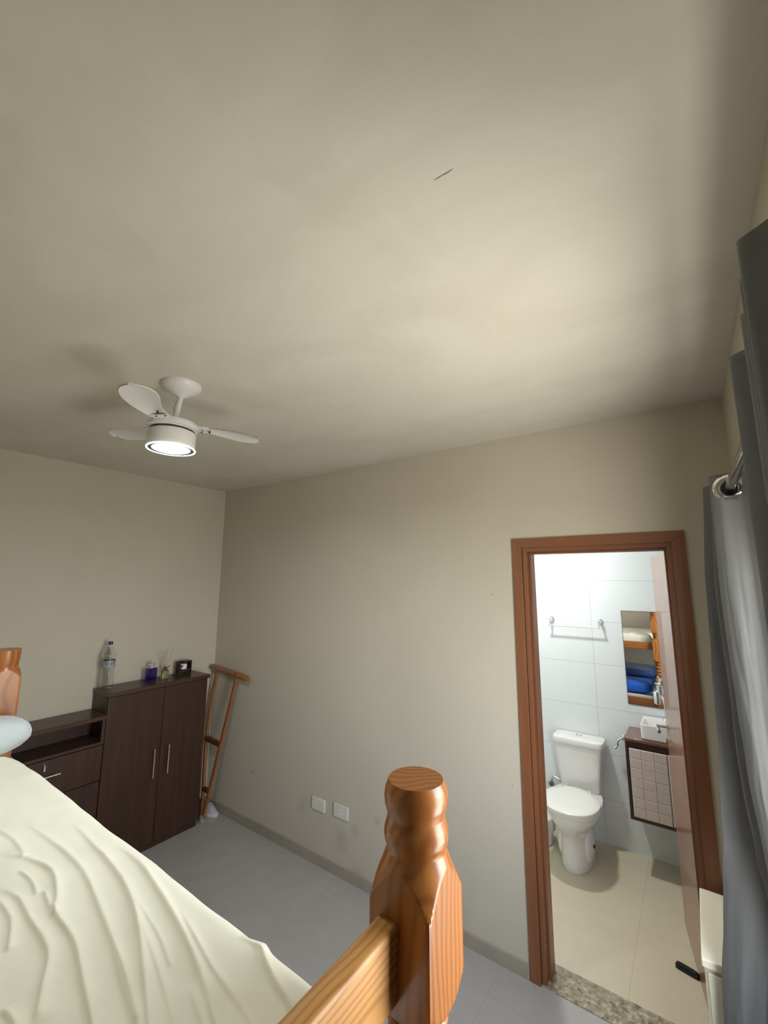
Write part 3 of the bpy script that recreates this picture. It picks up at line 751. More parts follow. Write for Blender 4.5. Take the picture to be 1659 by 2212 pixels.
# ================================================================== crutch leaning in the corner
t = empty('crutch', (-3.385, 2.21, 0), 'brown wooden crutch leaning against the back wall beside the dark cupboard', 'crutch')
F = Vector((-3.375, 2.215, 0.0)); 
TL, TR = Vector((-3.478, 2.335, 1.150)), Vector((-3.188, 2.335, 1.130))
bm = bmesh.new(); d = (TR - TL).normalized()
tube(bm, [TL - d * .085, TL - d * .075, TR + d * .135, TR + d * .145], [.018, .024, .024, .018], 16, sx=1.0)
finish('arm_rest', bm, M['crutch'], t, smooth=True)
def leg(a, b, w, th):
    bm = bmesh.new(); a, b = Vector(a), Vector(b); dd = (b - a).normalized()
    sx = Vector((1, 0, 0)); sx = (sx - dd * sx.dot(dd)).normalized(); sy = dd.cross(sx)
    loft(bm, [[p + sx * (i * w) + sy * (j * th) for i, j in ((-1, -1), (1, -1), (1, 1), (-1, 1))] for p in (a, b)])
    return finish('crutch_leg', bm, M['crutch'], t, bevel=.003)
leg(F + Vector((.010, .002, .03)), TR, .0135, .011)
def flat_path(pts, w, th):
    bm = bmesh.new(); pts = smooth_path(pts, 6); rings = []
    for i, p in enumerate(pts):
        dd = (pts[min(i + 1, len(pts) - 1)] - pts[max(0, i - 1)]).normalized()
        sx = Vector((1, 0, 0)); sx = (sx - dd * sx.dot(dd)).normalized(); sy = dd.cross(sx)
        rings.append([p + sx * (i_ * w) + sy * (j_ * th) for i_, j_ in ((-1, -1), (1, -1), (1, 1), (-1, 1))])
    loft(bm, rings); return finish('crutch_leg', bm, M['crutch'], t, bevel=.003)
LPTS = [F + Vector((-.010, .002, .03)), Vector((-3.43, 2.245, .24)), Vector((-3.497, 2.285, .56)), Vector((-3.513, 2.315, .85)), TL]
flat_path(LPTS, .0135, .011)
for k, zz_ in enumerate((0.585, 0.225)):
    f = zz_ / 1.14
    a = Vector(((-3.497, 2.287, .585), (-3.426, 2.243, .225))[k]); b = F.lerp(TR, f)
    bm = bmesh.new(); tube(bm, [a, b], .022 if k == 0 else .018, 14); finish('hand_grip' if k == 0 else 'brace', bm, M['crutch_dark'], t, smooth=True)
bm = bmesh.new(); tube(bm, [F + Vector((0, 0, 0)), F + Vector((0, .004, .05))], [.024, .019], 16); finish('rubber_tip', bm, M['tip'], t, smooth=True)

# shoe in the corner
t = empty('shoe', (-3.47, 2.30, 0), 'grey and white shoe on the floor in the corner behind the crutch', 'shoe')
def shoe_ring(s, z, k=1.0):
    pts = []
    n = 30
    for i in range(n):
        a = 2 * PI * i / n; c, q = math.cos(a), math.sin(a)
        L = 0.125; w = 0.045 * (1 - 0.18 * max(0, c)) * (1 if c > -.2 else .92)
        pts.append((c * L * k, math.copysign(abs(q) ** .8, q) * w * k, z))
    return pts
ra = Matrix.Rotation(math.radians(10), 3, 'Z'); so = Vector((-3.455, 2.305, 0))
bm = bmesh.new(); loft(bm, [shoe_ring(0, 0.001, .96), shoe_ring(0, .008, 1.0), shoe_ring(0, .024, 1.0), shoe_ring(0, .028, .97)])
for v in bm.verts: v.co = so + ra @ v.co
finish('sole', bm, M['shoe_sole'], t, smooth=True)
bm = bmesh.new(); rings = []
for h, kx in ((.027, .96), (.045, .96), (.062, .90), (.078, .80), (.088, .66)):
    rg = shoe_ring(0, h, kx)
    rg = [(x - (h - .027) * .55, y, h + (0.012 if x < -.04 else -0.018 * max(0, x / .12)) * (h / .088)) for x, y, _ in rg]
    rings.append(rg)
rings.append([(x * .86 - .006, y * .7, z - .012) for x, y, z in rings[-1]])
loft(bm, rings, True, False)
for v in bm.verts: v.co = so + ra @ v.co
up = finish('upper', bm, M['shoe'], t, smooth=True)
bm = bmesh.new(); rg = [(x * .84 - .008, y * .68, z - .012) for x, y, z in rings[-2]]; loft(bm, [rg, [(x, y, z - .002) for x, y, z in rg]])
for v in bm.verts: v.co = so + ra @ v.co
finish('lining', bm, M['shoe_in'], t, smooth=True)
bm = bmesh.new()
tube(bm, [so + ra @ Vector(p) for p in smooth_path([(0.035, -.036, .045), (.03, -.02, .073), (.03, 0, .080), (.03, .02, .073), (.035, .036, .045)], 5)], .006, 8)
finish('strap', bm, M['shoe_sole'], t, smooth=True)

# ================================================================== outlets on the back wall
def plate(xa, xb, z0, z1, label, socket):
    t = empty('wall_outlet' if socket else 'blank_wall_plate', ((xa + xb) / 2, YB, z0), label, 'socket' if socket else 'wall plate')
    bm = bmesh.new(); box(bm, (xa, YB - .011, z0), (xb, YB + .001, z1)); finish('plate', bm, M['plate'], t, bevel=.004, segs=3)
    if socket:
        bm = bmesh.new(); xc, zc = (xa + xb) / 2, (z0 + z1) / 2
        loft(bm, [[(xc + a, y, zc + b) for a, b in ((-.024, 0), (-.014, -.013), (.014, -.013), (.024, 0), (.014, .013), (-.014, .013))] for y in (YB - .012, YB - .0105)])
        finish('socket_insert', bm, M['white_pl'], t)
        bm = bmesh.new()
        for dx, dz in ((-.012, 0), (.012, 0), (0, .004)): tube(bm, [(xc + dx, YB - .0125, zc + dz), (xc + dx, YB - .0118, zc + dz)], .0028, 10)
        finish('socket_hole', bm, M['screw'], t)
plate(-2.318, -2.194, 0.338, 0.418, 'white blank wall plate, left one of the two low plates on the back wall', False)
plate(-2.112, -1.986, 0.350, 0.432, 'white wall socket plate, right one of the two low plates on the back wall', True)

# ================================================================== ceiling fan
fx, fy = -1.735, 0.900; lx, ly = -1.716, 0.868
fan = empty('ceiling_fan', (fx, fy, H), 'white three-blade ceiling fan with a lit round lamp', 'ceiling fan')
bm = bmesh.new(); lathe(bm, (fx, fy), [(0.080, H), (0.081, H - .008), (0.074, H - .020), (0.058, H - .034), (0.036, H - .046), (0.018, H - .056), (0.012, H - .060)], 40)
finish('canopy', bm, M['fan_white'], fan, smooth=True)
bm = bmesh.new(); tube(bm, [(fx, fy, H - .055), (lx, ly, 2.56)], .011, 14); finish('down_rod', bm, M['fan_white'], fan, smooth=True)
bm = bmesh.new(); tube(bm, smooth_path([(fx - .012, fy, H - .05), (fx - .03, fy - .01, H - .10), (fx - .006, fy - .02, H - .15), (lx - .012, ly, 2.57)], 6), .0025, 6)
finish('fan_cable', bm, M['fan_white'], fan, smooth=True)
bm = bmesh.new(); lathe(bm, (lx, ly), [(0.020, 2.592), (0.060, 2.588), (0.092, 2.578), (0.098, 2.568), (0.098, 2.552), (0.086, 2.550), (0.084, 2.538), (0.090, 2.536), (0.092, 2.530), (0.091, 2.482), (0.088, 2.472), (0.080, 2.472)], 56)
finish('motor_housing', bm, M['fan_white'], fan, smooth=True)
bm = bmesh.new(); lathe(bm, (lx, ly), [(0.0855, 2.549), (0.0855, 2.539)], 48, False); finish('housing_groove', bm, M['screw'], fan, smooth=True)
bm = bmesh.new()
n = 64
def cr(r, z): return [(lx + r * math.cos(2 * PI * i / n), ly + r * math.sin(2 * PI * i / n), z) for i in range(n)]
loft(bm, [cr(.086, 2.4715), cr(.0925, 2.470), cr(.0950, 2.466), cr(.0935, 2.462), cr(.0885, 2.463), cr(.086, 2.467)], False, False)
finish('lamp_rim', bm, M['lamp_ring'], fan, smooth=True)
bm = bmesh.new(); loft(bm, [cr(.0735, 2.4700), cr(.0735, 2.4660), cr(.0870, 2.4650), cr(.0870, 2.4700)], False, False)
finish('lamp_trim', bm, M['lamp_trim'], fan, smooth=True)
bm = bmesh.new(); loft(bm, [cr(.001, 2.4625), cr(.040, 2.4628), (cr(.068, 2.4635)), cr(.073, 2.466), cr(.073, 2.471)], True, True)
finish('lamp_diffuser', bm, M['lamp'], fan, smooth=True)
BL = [(0.070, -.032, .030), (0.100, -.040, .031), (0.135, -.047, .033), (0.170, -.052, .038), (0.205, -.055, .050), (0.240, -.055, .066), (0.272, -.052, .078), (0.302, -.045, .083), (0.328, -.035, .079), (0.350, -.021, .069), (0.364, -.006, .056), (0.371, 0.010, .042), (0.373, .022, .030)]
def blade(ang):
    R1 = Matrix.Rotation(ang, 3, 'Z'); R2 = Matrix.Rotation(math.radians(3), 3, 'X')
    def tr(p): return Vector((lx, ly, 2.572)) + R1 @ (R2 @ Vector(p))
    bm = bmesh.new(); top = []; bot = []
    for r, a, b in BL:
        w = [a + (b - a) * k / 6 for k in range(7)]
        cam_ = [.010 * math.sin(PI * k / 6) for k in range(7)]
        top.append([tr((r, y, c + .0025)) for y, c in zip(w, cam_)]); bot.append([tr((r, y, c - .0025)) for y, c in zip(w, cam_)])
    loft(bm, [t_ + list(reversed(b_)) for t_, b_ in zip(top, bot)])
    o = finish('fan_blade', bm, M['fan_white'], fan, smooth=True, angle=35)
    bm = bmesh.new()
    edge = [top[i][0] * .5 + bot[i][0] * .5 for i in range(2, len(BL))]
    tube(bm, edge, .0022, 6); finish('dusty_edge', bm, M['fan_rim'], o, smooth=True)
    for r, y in ((.115, -.012), (.115, .022), (.145, .008)):
        bm = bmesh.new(); c = tr((r, y, -.002)); nrm = (R1 @ (R2 @ Vector((0, 0, -1)))); tube(bm, [c - nrm * .004, c + nrm * .006], .0042, 8)
        finish('screw', bm, M['screw'], o)
    bm = bmesh.new(); box(bm, (0.055, -.03, -.004), (0.12, .026, 0.0))
    for v in bm.verts: v.co = tr(v.co + Vector((0, 0, -.0015)))
    finish('blade_bracket', bm, M['fan_white'], fan)
for k in range(3): blade(-0.93 + k * 2 * PI / 3)

# ================================================================== curtain rod and curtains
RX, RZ_ = 0.126, 2.222
rod = empty('curtain_rod', (RX, 0.9, RZ_), 'smoked chrome curtain rod above the window on the right wall', 'curtain rod')
bm = bmesh.new(); tube(bm, [(RX, -0.32, RZ_), (RX, 2.10, RZ_)], .0135, 24); finish('rod', bm, M['gunmetal'], rod, smooth=True)
for y in (-0.32, 2.10):
    bm = bmesh.new(); tube(bm, [(RX, y - .02, RZ_), (RX, y + .02, RZ_)], .018, 20); finish('end_cap', bm, M['gunmetal'], rod, smooth=True)
for y in (-0.29, 2.02):
    bm = bmesh.new(); tube(bm, [(RX, y, RZ_ - .013), (XR - .001, y, RZ_ - .013)], .007, 12); finish('bracket', bm, M['gunmetal'], rod, smooth=True)

def interp_levels(levels, z):
    zs = [l[0] for l in levels]
    if z >= zs[0]: return levels[0][1]
    for i in range(len(zs) - 1):
        if zs[i] >= z >= zs[i + 1]:
            t = (zs[i] - z) / (zs[i] - zs[i + 1]); t = t * t * (3 - 2 * t) * .5 + t * .5
            return [(a[0] * (1 - t) + b[0] * t, a[1] * (1 - t) + b[1] * t) for a, b in zip(levels[i][1], levels[i + 1][1])]
    return levels[-1][1]
def curtain(levels, label, ring_at=None, seg=14, zt=2.270, zb=0.06, nz=170):
    bm = bmesh.new(); rows = []
    for j in range(nz + 1):
        z = zt + (zb - zt) * j / nz
        path = smooth_path([(a, b, z) for a, b in interp_levels(levels, z)], seg)
        amp = min(1, (zt - z) / .5)
        rows.append([bm.verts.new((p.x + amp * (.0035 * noise.noise(Vector((i * .11, z * 3.5, 2))) + .002 * noise.noise(Vector((i * .3, z * 9, 5)))),
                                   p.y + amp * .004 * noise.noise(Vector((i * .13, z * 3.1, 8))), z)) for i, p in enumerate(path)])
    for j in range(nz):
        for i in range(len(rows[0]) - 1):
            q = (rows[j][i], rows[j][i + 1], rows[j + 1][i + 1], rows[j + 1][i])
            if ring_at:
                c = sum((v.co for v in q), Vector()) / 4
                if (c - Vector(ring_at)).length < .030: continue
            bm.faces.new(q)
    o = finish('curtain', bm, M['curtain'], smooth=True, angle=80)
    md = o.modifiers.new('thickness', 'SOLIDIFY'); md.thickness = .0016; md.offset = 0
    return tag(o, label, 'curtain', None)
FAR = [
 (2.27, [(.066, 1.905), (.100, 1.875), (.150, 1.855), (.120, 1.825), (.083, 1.810), (.120, 1.775), (.150, 1.745), (.110, 1.735), (.078, 1.725), (.100, 1.695), (.126, 1.690), (.152, 1.686), (.176, 1.665)]),
 (1.90, [(.041, 1.905), (.095, 1.880), (.150, 1.855), (.110, 1.825), (.066, 1.810), (.110, 1.775), (.150, 1.745), (.110, 1.730), (.074, 1.715), (.098, 1.670), (.128, 1.655), (.155, 1.650), (.180, 1.630)]),
 (1.40, [(.028, 1.905), (.085, 1.890), (.150, 1.865), (.110, 1.830), (.072, 1.810), (.110, 1.780), (.150, 1.750), (.115, 1.735), (.084, 1.710), (.105, 1.660), (.135, 1.650), (.160, 1.640), (.180, 1.620)]),
 (1.10, [(.012, 1.905), (.070, 1.900), (.130, 1.870), (.115, 1.840), (.090, 1.820), (.115, 1.790), (.150, 1.760), (.130, 1.740), (.104, 1.715), (.120, 1.670), (.145, 1.655), (.165, 1.645), (.180, 1.620)]),
 (0.98, [(-.001, 1.895), (.045, 1.860), (.100, 1.850), (.110, 1.840), (.105, 1.825), (.120, 1.800), (.150, 1.770), (.140, 1.750), (.122, 1.725), (.135, 1.680), (.150, 1.665), (.168, 1.650), (.182, 1.620)]),
 (0.62, [(-.034, 1.880), (.010, 1.830), (.050, 1.850), (.075, 1.830), (.095, 1.790), (.115, 1.800), (.135, 1.780), (.140, 1.750), (.142, 1.725), (.150, 1.690), (.160, 1.670), (.172, 1.650), (.182, 1.620)]),
 (0.30, [(-.054, 1.870), (-.015, 1.830), (.025, 1.850), (.055, 1.830), (.085, 1.780), (.110, 1.795), (.135, 1.780), (.145, 1.750), (.150, 1.725), (.156, 1.690), (.164, 1.670), (.174, 1.650), (.182, 1.620)]),
 (0.06, [(-.058, 1.870), (-.020, 1.835), (.020, 1.850), (.055, 1.835), (.085, 1.785), (.110, 1.795), (.135, 1.780), (.145, 1.750), (.150, 1.725), (.156, 1.690), (.164, 1.670), (.174, 1.650), (.182, 1.620)])]
RING = (0.126, 1.690, RZ_)
curtain(FAR, 'far grey curtain panel beside the doorway, hung on the rod by a chrome grommet', RING)
NEARL = [(.168, .845), (.120, .820), (.079, .800), (.115, .765), (.150, .735), (.115, .705), (.083, .675), (.110, .645), (.135, .625), (.105, .605), (.076, .588), (.105, .565), (.130, .548), (.100, .532), (.069, .518), (.086, .500), (.112, .478), (.150, .450), (.170, .400), (.120, .36), (.085, .33), (.13, .29), (.165, .25), (.12, .21), (.085, .18), (.13, .14), (.165, .10), (.12, .06), (.085, .03), (.13, -.01), (.165, -.05), (.12, -.09), (.085, -.12), (.13, -.16), (.165, -.20), (.13, -.25)]
NEARB = [(min(.178, a + .006), b + .004) for a, b in NEARL]
curtain([(2.27, NEARL), (1.3, NEARB), (0.06, NEARB)], 'near pleated grey curtain panel at the right edge of the picture')
# chrome grommet ring set in the far curtain
bm = bmesh.new(); n1, n2 = 40, 12
tang = Vector((.026, -.005, 0)).normalized(); nrm = Vector((tang.y, -tang.x, 0))
vr = []
for i in range(n1):
    a = 2 * PI * i / n1; rad = tang * math.cos(a) + Vector((0, 0, 1)) * math.sin(a)
    vr.append([Vector(RING) + rad * (.0340 + .0105 * math.cos(2 * PI * k / n2)) + nrm * (.0045 * math.sin(2 * PI * k / n2)) for k in range(n2)])
vr.append(vr[0])
V = [[bm.verts.new(p) for p in r] for r in vr[:-1]]
for i in range(n1):
    for k in range(n2): bm.faces.new((V[i][k], V[(i + 1) % n1][k], V[(i + 1) % n1][(k + 1) % n2], V[i][(k + 1) % n2]))
cur = [o for o in bpy.data.objects if o.name == 'curtain'][0]
finish('grommet', bm, M['chrome'], cur, smooth=True)

# ================================================================== small white cabinet in the right corner
t = empty('side_cabinet', (0.05, 2.13, 0), 'small cream white cabinet between the doorway and the grey curtain', 'cabinet')
bm = bmesh.new(); box(bm, (-0.077, 1.955, 0.03), (0.185, 2.33, 0.672)); box(bm, (-0.065, 1.97, 0), (0.18, 2.32, 0.03)); finish('cabinet_body', bm, M['cream_box'], t, bevel=.014, segs=5)
bm = bmesh.new(); box(bm, (-0.082, 1.935, 0.672), (0.186, 2.34, 0.698)); finish('cabinet_top', bm, M['cream_box'], t, bevel=.004, segs=3)
bm = bmesh.new(); box(bm, (-0.068, 1.946, 0.05), (0.175, 1.956, 0.655)); finish('cabinet_door', bm, M['cream_box'], t, bevel=.004)

# black door stopper on the bathroom floor against the open door leaf
bm = bmesh.new()
R_ = Matrix.Rotation(math.radians(-14), 3, 'Z')
loft(bm, [superell(0, 0, .0, .050, .014, 5, 24), superell(0, 0, .016, .050, .014, 5, 24), superell(0.0, 0, .024, .044, .010, 4, 24)])
for v in bm.verts: v.co = Vector((-.185, 2.885, .0005)) + R_ @ v.co
tag(finish('door_stopper', bm, M['rubber'], smooth=True), 'black rubber door stopper on the bathroom floor by the open door', 'door stopper')

# ================================================================== toilet
to = empty('toilet', (-0.81, 3.5, 0), 'white toilet with closed lid and flush tank in the bathroom', 'toilet')
tx = -0.808
bm = bmesh.new(); rings = []
for z, a, f in ((0.385, .128, 3.66), (0.40, .136, 3.652), (0.50, .150, 3.645), (0.62, .163, 3.640), (0.70, .171, 3.638), (0.708, .172, 3.638)):
    yb = 3.81; rings.append(superell(tx, (f + yb) / 2, z, a, (yb - f) / 2, 7, 56))
loft(bm, rings); finish('tank', bm, M['ceramic'], to, smooth=True)
bm = bmesh.new()
loft(bm, [superell(tx, 3.722, .7095, .178, .094, 7, 56), superell(tx, 3.722, .735, .181, .097, 7, 56), superell(tx, 3.722, .746, .176, .092, 7, 56), superell(tx, 3.722, .752, .160, .078, 6, 56), superell(tx, 3.722, .753, .10, .04, 5, 56)])
finish('tank_lid', bm, M['ceramic'], to, smooth=True)
bm = bmesh.new(); lathe(bm, (tx, 3.725), [(0.024, .752), (0.024, .757), (0.019, .759), (0.018, .757), (0.001, .757)], 28); finish('flush_button', bm, M['chrome'], to, smooth=True)
def egg(cx, yb, yf, hw, z, n=56, back=.7, p=2.3):
    """egg outline: blunt at the back, round at the front"""
    out = []; yc = yb - (yb - yf) * .45
    for i in range(n):
        a = 2 * PI * i / n; c, s = math.cos(a), math.sin(a)
        if s > 0:
            x = hw * math.copysign(abs(c) ** (2 / 2.6), c); y = (yb - yc) * abs(s) ** (2 / 3.2)
            x *= 1 - (1 - back) * (max(0, y / (yb - yc)) ** 1.6)
        else:
            x = hw * math.copysign(abs(c) ** (2 / p), c); y = -(yc - yf) * abs(s) ** (2 / p)
        out.append((cx + x, yc + y, z))
    return out
bx = -0.815
bm = bmesh.new()
R_list = [(0.0, .100, 3.325, 3.74, .95), (0.012, .106, 3.318, 3.745, .95), (0.05, .100, 3.322, 3.74, .95), (0.12, .094, 3.328, 3.72, .9), (0.19, .090, 3.322, 3.72, .9), (0.235, .098, 3.295, 3.73, .9),
          (0.275, .128, 3.255, 3.74, .85), (0.315, .158, 3.225, 3.76, .8), (0.350, .173, 3.205, 3.78, .75), (0.380, .178, 3.198, 3.79, .72), (0.388, .176, 3.20, 3.79, .72)]
loft(bm, [egg(bx, yb, yf, hw, z, back=bk) for z, hw, yf, yb, bk in R_list])
finish('bowl', bm, M['ceramic'], to, smooth=True, angle=50)
# trapway bulges at the base sides
bm = bmesh.new()
for sx in (-1, 1):
    rings = []
    for i in range(13):
        ph = -PI / 2 + PI * i / 12
        rings.append([(bx + sx * .082 + .035 * math.cos(ph) * math.cos(a) , 3.50 + .115 * math.cos(ph) * math.sin(a), .125 + .120 * math.sin(ph)) for a in [2 * PI * k / 24 for k in range(24)]])
    rings = [[(x, y, max(z, .001)) for x, y, z in r] for r in rings]
    loft(bm, rings)
finish('trapway', bm, M['ceramic'], to, smooth=True)
bm = bmesh.new(); tube(bm, [(bx + .112, 3.47, .135), (bx + .1225, 3.468, .135)], .011, 14); finish('side_hole', bm, M['rubber'], to)
bm = bmesh.new(); loft(bm, [egg(bx, 3.61, 3.192, .178, .3885, back=.62), egg(bx, 3.612, 3.188, .182, .394, back=.62), egg(bx, 3.612, 3.188, .182, .402, back=.62), egg(bx, 3.608, 3.192, .178, .406, back=.62)])
finish('toilet_seat', bm, M['seat'], to, smooth=True)
bm = bmesh.new(); loft(bm, [egg(bx, 3.608, 3.184, .184, .4075, back=.62), egg(bx, 3.61, 3.182, .187, .413, back=.62), egg(bx, 3.608, 3.184, .185, .423, back=.62), egg(bx, 3.60, 3.194, .175, .430, back=.62), egg(bx, 3.56, 3.25, .12, .434, back=.7), egg(bx, 3.45, 3.40, .02, .435)])
finish('toilet_lid', bm, M['seat'], to, smooth=True)
for dx in (-.07, .07):
    bm = bmesh.new(); tube(bm, [(bx + dx - .02, 3.618, .405), (bx + dx + .02, 3.618, .405)], .012, 12); finish('seat_hinge', bm, M['white_pl'], to, smooth=True)
t = empty('shutoff_valve', (-1.05, YW, .34), 'small metal water shut-off valve low on the tiles, left of the toilet tank', 'valve')
bm = bmesh.new(); tube(bm, [(-1.045, YW, .335), (-1.045, YW - .045, .335)], .012, 14); tube(bm, [(-1.045, YW - .035, .335), (-1.045, YW - .035, .365)], .009, 12); finish('valve_body', bm, M['chrome'], t, smooth=True)
bm = bmesh.new(); tube(bm, [(-1.045, YW - .045, .335), (-1.045, YW - .062, .335)], .018, 14); finish('valve_knob', bm, M['pipe_grey'], t, smooth=True)
bm = bmesh.new(); tube(bm, smooth_path([(-1.045, YW - .035, .365), (-1.03, YW - .03, .385), (-.98, YW - .04, .375), (-.93, YW - .05, .40)], 5), .006, 8); finish('hose', bm, M['satin'], t, smooth=True)
# waste basket with a plastic bag, mostly behind the door frame
t = empty('waste_basket', (-1.09, 3.58, 0), 'small bin lined with a pale plastic bag, left of the toilet', 'waste basket')
bm = bmesh.new(); lathe(bm, (-1.09, 3.58), [(0.080, .001), (0.085, .01), (0.10, .17)], 36); finish('bin', bm, M['white_pl'], t, smooth=True)
bm = bmesh.new(); n = 48; rings = []
for r, z in ((.101, .09), (.106, .12), (.108, .165), (.106, .185), (.096, .188), (.08, .165), (.04, .15)):
    rings.append([(-1.09 + (r + .004 * math.sin(i * 1.7) + .003 * math.sin(i * 3.1 + z * 60)) * math.cos(2 * PI * i / n), 3.58 + (r + .004 * math.sin(i * 1.7)) * math.sin(2 * PI * i / n), z + .004 * math.sin(i * 1.3)) for i in range(n)])
loft(bm, rings, False, True); finish('bin_bag', bm, M['bag'], t, smooth=True)

# ================================================================== vanity, basin, tap, mirror, towel bar
VX0, VX1, VY, VZ0, VZ1 = -0.471, 0.030, 3.540, 0.345, 0.860
va = empty('vanity', (-.22, VY, VZ0), 'wall hung dark brown vanity with quilted pinkish doors, under the mirror', 'vanity')
bm = bmesh.new()
box(bm, (VX0 + .001, VY + .001, VZ0), (VX0 + .017, YW - .001, VZ1 - .018)); box(bm, (VX1 - .017, VY + .001, VZ0), (VX1 - .001, YW - .001, VZ1 - .018))
box(bm, (VX0 + .017, VY + .001, VZ0), (VX1 - .017, YW - .001, VZ0 + .017)); box(bm, (VX0 + .017, VY + .012, .797), (VX1 - .017, VY + .028, VZ1 - .018))
box(bm, (VX0 + .017, YW - .01, VZ0 + .017), (VX1 - .017, YW - .001, VZ1 - .018))
finish('vanity_carcass', bm, M['van_dark'], va)
bm = bmesh.new(); box(bm, (VX0, VY - .002, VZ1 - .018), (VX1, YW - .001, VZ1)); finish('vanity_top', bm, M['van_top'], va, bevel=.002)
for k, (a, b) in enumerate(((-.450, -.229), (-.226, .010))):
    bm = bmesh.new(); box(bm, (a, VY + .004, .364), (b, VY + .016, .795))
    o = finish('vanity_door', bm, M['van_door'], va, bevel=.001)
    bm = bmesh.new(); px = .0735; pz = .0616
    i = 0; x = b
    while x - a > .006:
        x0 = max(a, x - px)
        for j in range(7):
            z0 = .364 + j * pz; zt_ = z0 + pz
            w = .0022
            loft(bm, [[(x0 + w * .3, VY + .004, z0 + w * .3), (x - w * .3, VY + .004, z0 + w * .3), (x - w * .3, VY + .004, zt_ - w * .3), (x0 + w * .3, VY + .004, zt_ - w * .3)],
                      [(x0 + w * 1.6, VY + .001, z0 + w * 1.6), (x - w * 1.6, VY + .001, z0 + w * 1.6), (x - w * 1.6, VY + .001, zt_ - w * 1.6), (x0 + w * 1.6, VY + .001, zt_ - w * 1.6)]])
        x = x0
    finish('quilted_front', bm, M['van_door'], o)
# vessel basin
ba = empty('basin', (-.22, 3.66, VZ1), 'white rectangular countertop basin on the brown vanity', 'basin')
bm = bmesh.new(); zt_ = VZ1 + .098
ox0, ox1, oy0, oy1 = -.372, -.062, 3.562, 3.800; w = .014
def rr(x0, x1, y0, y1, z, n=40): return superell((x0 + x1) / 2, (y0 + y1) / 2, z, (x1 - x0) / 2, (y1 - y0) / 2, 16, n)
loft(bm, [rr(ox0 + .008, ox1 - .008, oy0 + .008, oy1 - .008, VZ1 + .0005), rr(ox0, ox1, oy0, oy1, VZ1 + .01), rr(ox0, ox1, oy0, oy1, zt_ - .003), rr(ox0 + .003, ox1 - .003, oy0 + .003, oy1 - .003, zt_),
          rr(ox0 + w, ox1 - w, oy0 + w, oy1 - .065, zt_), rr(ox0 + w + .004, ox1 - w - .004, oy0 + w + .004, oy1 - .069, zt_ - .006), rr(ox0 + .05, ox1 - .05, oy0 + .04, oy1 - .09, VZ1 + .03), rr(ox0 + .07, ox1 - .07, oy0 + .06, oy1 - .11, VZ1 + .026)])
finish('basin_body', bm, M['ceramic'], ba, smooth=True, angle=35)
bm = bmesh.new(); lathe(bm, (-.217, 3.66), [(.018, VZ1 + .028), (.018, VZ1 + .031), (.005, VZ1 + .031)], 20); finish('drain', bm, M['chrome'], ba, smooth=True)
fa = empty('tap', (-.222, 3.765, zt_), 'tall chrome swan-neck tap behind the white basin', 'tap')
bm = bmesh.new(); Z = zt_
lathe(bm, (-.222, 3.765), [(.026, Z + .0005), (.026, Z + .004), (.016, Z + .010), (.013, Z + .03), (.012, Z + .06)], 24)
tube(bm, smooth_path([(-.222, 3.765, Z + .05), (-.222, 3.765, Z + .09), (-.226, 3.75, Z + .13), (-.236, 3.73, Z + .17), (-.248, 3.705, Z + .19), (-.262, 3.67, Z + .20)], 6), [.012] * 25 + [.015] * 6, 16)
finish('tap_neck', bm, M['chrome'], fa, smooth=True)
bm = bmesh.new(); lathe(bm, (-.262, 3.668), [(.017, Z + .125), (.021, Z + .128), (.021, Z + .205), (.018, Z + .209)], 24); finish('aerator', bm, M['chrome'], fa, smooth=True)
bm = bmesh.new(); lathe(bm, (-.244, 3.70), [(.014, Z + .195), (.016, Z + .20), (.016, Z + .222), (.020, Z + .226), (.020, Z + .240), (.014, Z + .246)], 24)
tube(bm, [(-.25, 3.70, Z + .238), (-.268, 3.685, Z + .262)], .006, 10); finish('tap_lever', bm, M['chrome'], fa, smooth=True)
# washing-machine style tap beside the vanity
sv = empty('wall_tap', (-.50, YW, .79), 'small chrome wall tap between the toilet and the vanity', 'tap')
bm = bmesh.new(); tube(bm, [(-.505, YW, .778), (-.505, YW - .055, .778)], .013, 16); lathe(bm, (-.505, YW - .03), [(.013, .765), (.016, .775), (.016, .79), (.010, .80)], 18); finish('tap_body', bm, M['chrome'], sv, smooth=True)
bm = bmesh.new(); tube(bm, smooth_path([(-.508, YW - .05, .778), (-.53, YW - .058, .772), (-.548, YW - .062, .750), (-.548, YW - .064, .726), (-.566, YW - .066, .706)], 6), [.010, .010] + [.006] * 20 + [.006, .009, .010], 12)
finish('tap_handle', bm, M['chrome'], sv, smooth=True)
mi = empty('mirror', (-.27, YW - .004, 1.02), 'rectangular frameless mirror on the bathroom wall above the vanity, reflecting the bunk bed', 'mirror')
bm = bmesh.new(); box(bm, (-.460, YW - .0065, 1.024), (.04, YW - .0055, 1.701)); finish('mirror_glass', bm, M['mirror'], mi)
bm = bmesh.new(); box(bm, (-.4635, YW - .0055, 1.020), (.0435, YW - .0005, 1.7045)); finish('mirror_backing', bm, M['mirror_edge'], mi)
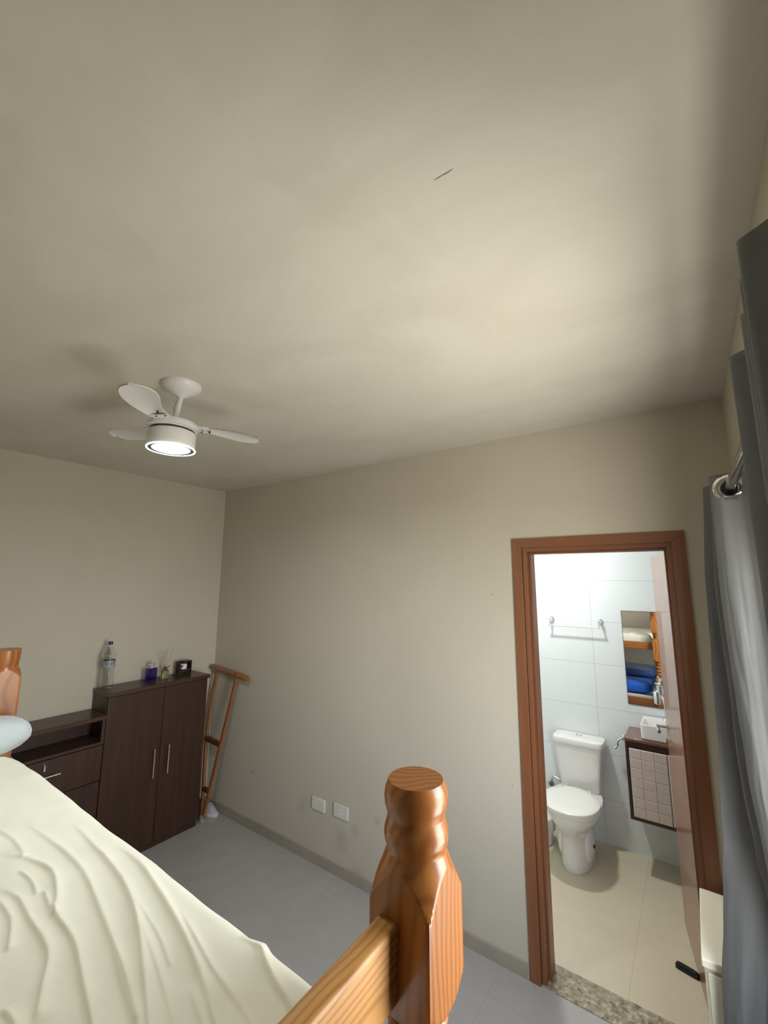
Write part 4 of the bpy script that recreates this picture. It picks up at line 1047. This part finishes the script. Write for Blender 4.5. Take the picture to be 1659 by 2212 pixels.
tb = empty('towel_bar', (-.80, YW, 1.59), 'chrome towel bar on the white tiles above the toilet', 'towel bar')
for x in (-.985, -.615):
    bm = bmesh.new(); lathe(bm, (0, 0), [(.024, 0), (.024, .006), (.019, .012), (.010, .020), (.008, .030), (.013, .036), (.010, .046)], 24)
    for v in bm.verts: v.co = Vector((x + v.co.x, YW - .0005 - v.co.z, 1.612 + v.co.y))
    finish('rosette', bm, M['chrome'], tb, smooth=True)
    bm = bmesh.new(); tube(bm, smooth_path([(x, YW - .042, 1.612), (x - .002, YW - .052, 1.597), (x - .004, YW - .060, 1.575), (x - .006, YW - .06, 1.562)], 4), .006, 10)
    finish('bracket_arm', bm, M['chrome'], tb, smooth=True)
bm = bmesh.new(); tube(bm, [(-1.006, YW - .06, 1.566), (-.606, YW - .06, 1.566)], .0055, 14); finish('bar', bm, M['white_pl'], tb, smooth=True)

# bathroom ceiling lamp
bl = empty('ceiling_lamp', (-1.0, 3.14, BZ), 'round lit lamp on the bathroom ceiling', 'ceiling lamp')
bm = bmesh.new(); lathe(bm, (-1.0, 3.14), [(.075, BZ), (.075, BZ - .02), (.068, BZ - .03)], 36); finish('lamp_base', bm, M['white_pl'], bl, smooth=True)
bm = bmesh.new(); lathe(bm, (-1.0, 3.14), [(.066, BZ - .0305), (.066, BZ - .04), (.05, BZ - .055), (.001, BZ - .06)], 36); finish('lamp_diffuser', bm, M['bath_lamp'], bl, smooth=True)
l = bpy.data.lights.new('bathroom_bulb', 'AREA'); l.shape = 'DISK'; l.size = .13; l.energy = 15.5; l.color = (0.985, 0.99, 0.955)
lo = bpy.data.objects.new('bathroom_bulb', l); COL.objects.link(lo); lo.location = (-1.0, 3.14, BZ - .065); l.spread = PI
l = bpy.data.lights.new('fan_bulb', 'AREA'); l.shape = 'DISK'; l.size = .132; l.energy = 9.0; l.color = (0.9, 0.95, 1.0)
lo = bpy.data.objects.new('fan_bulb', l); COL.objects.link(lo); lo.location = (lx, ly, 2.4618)
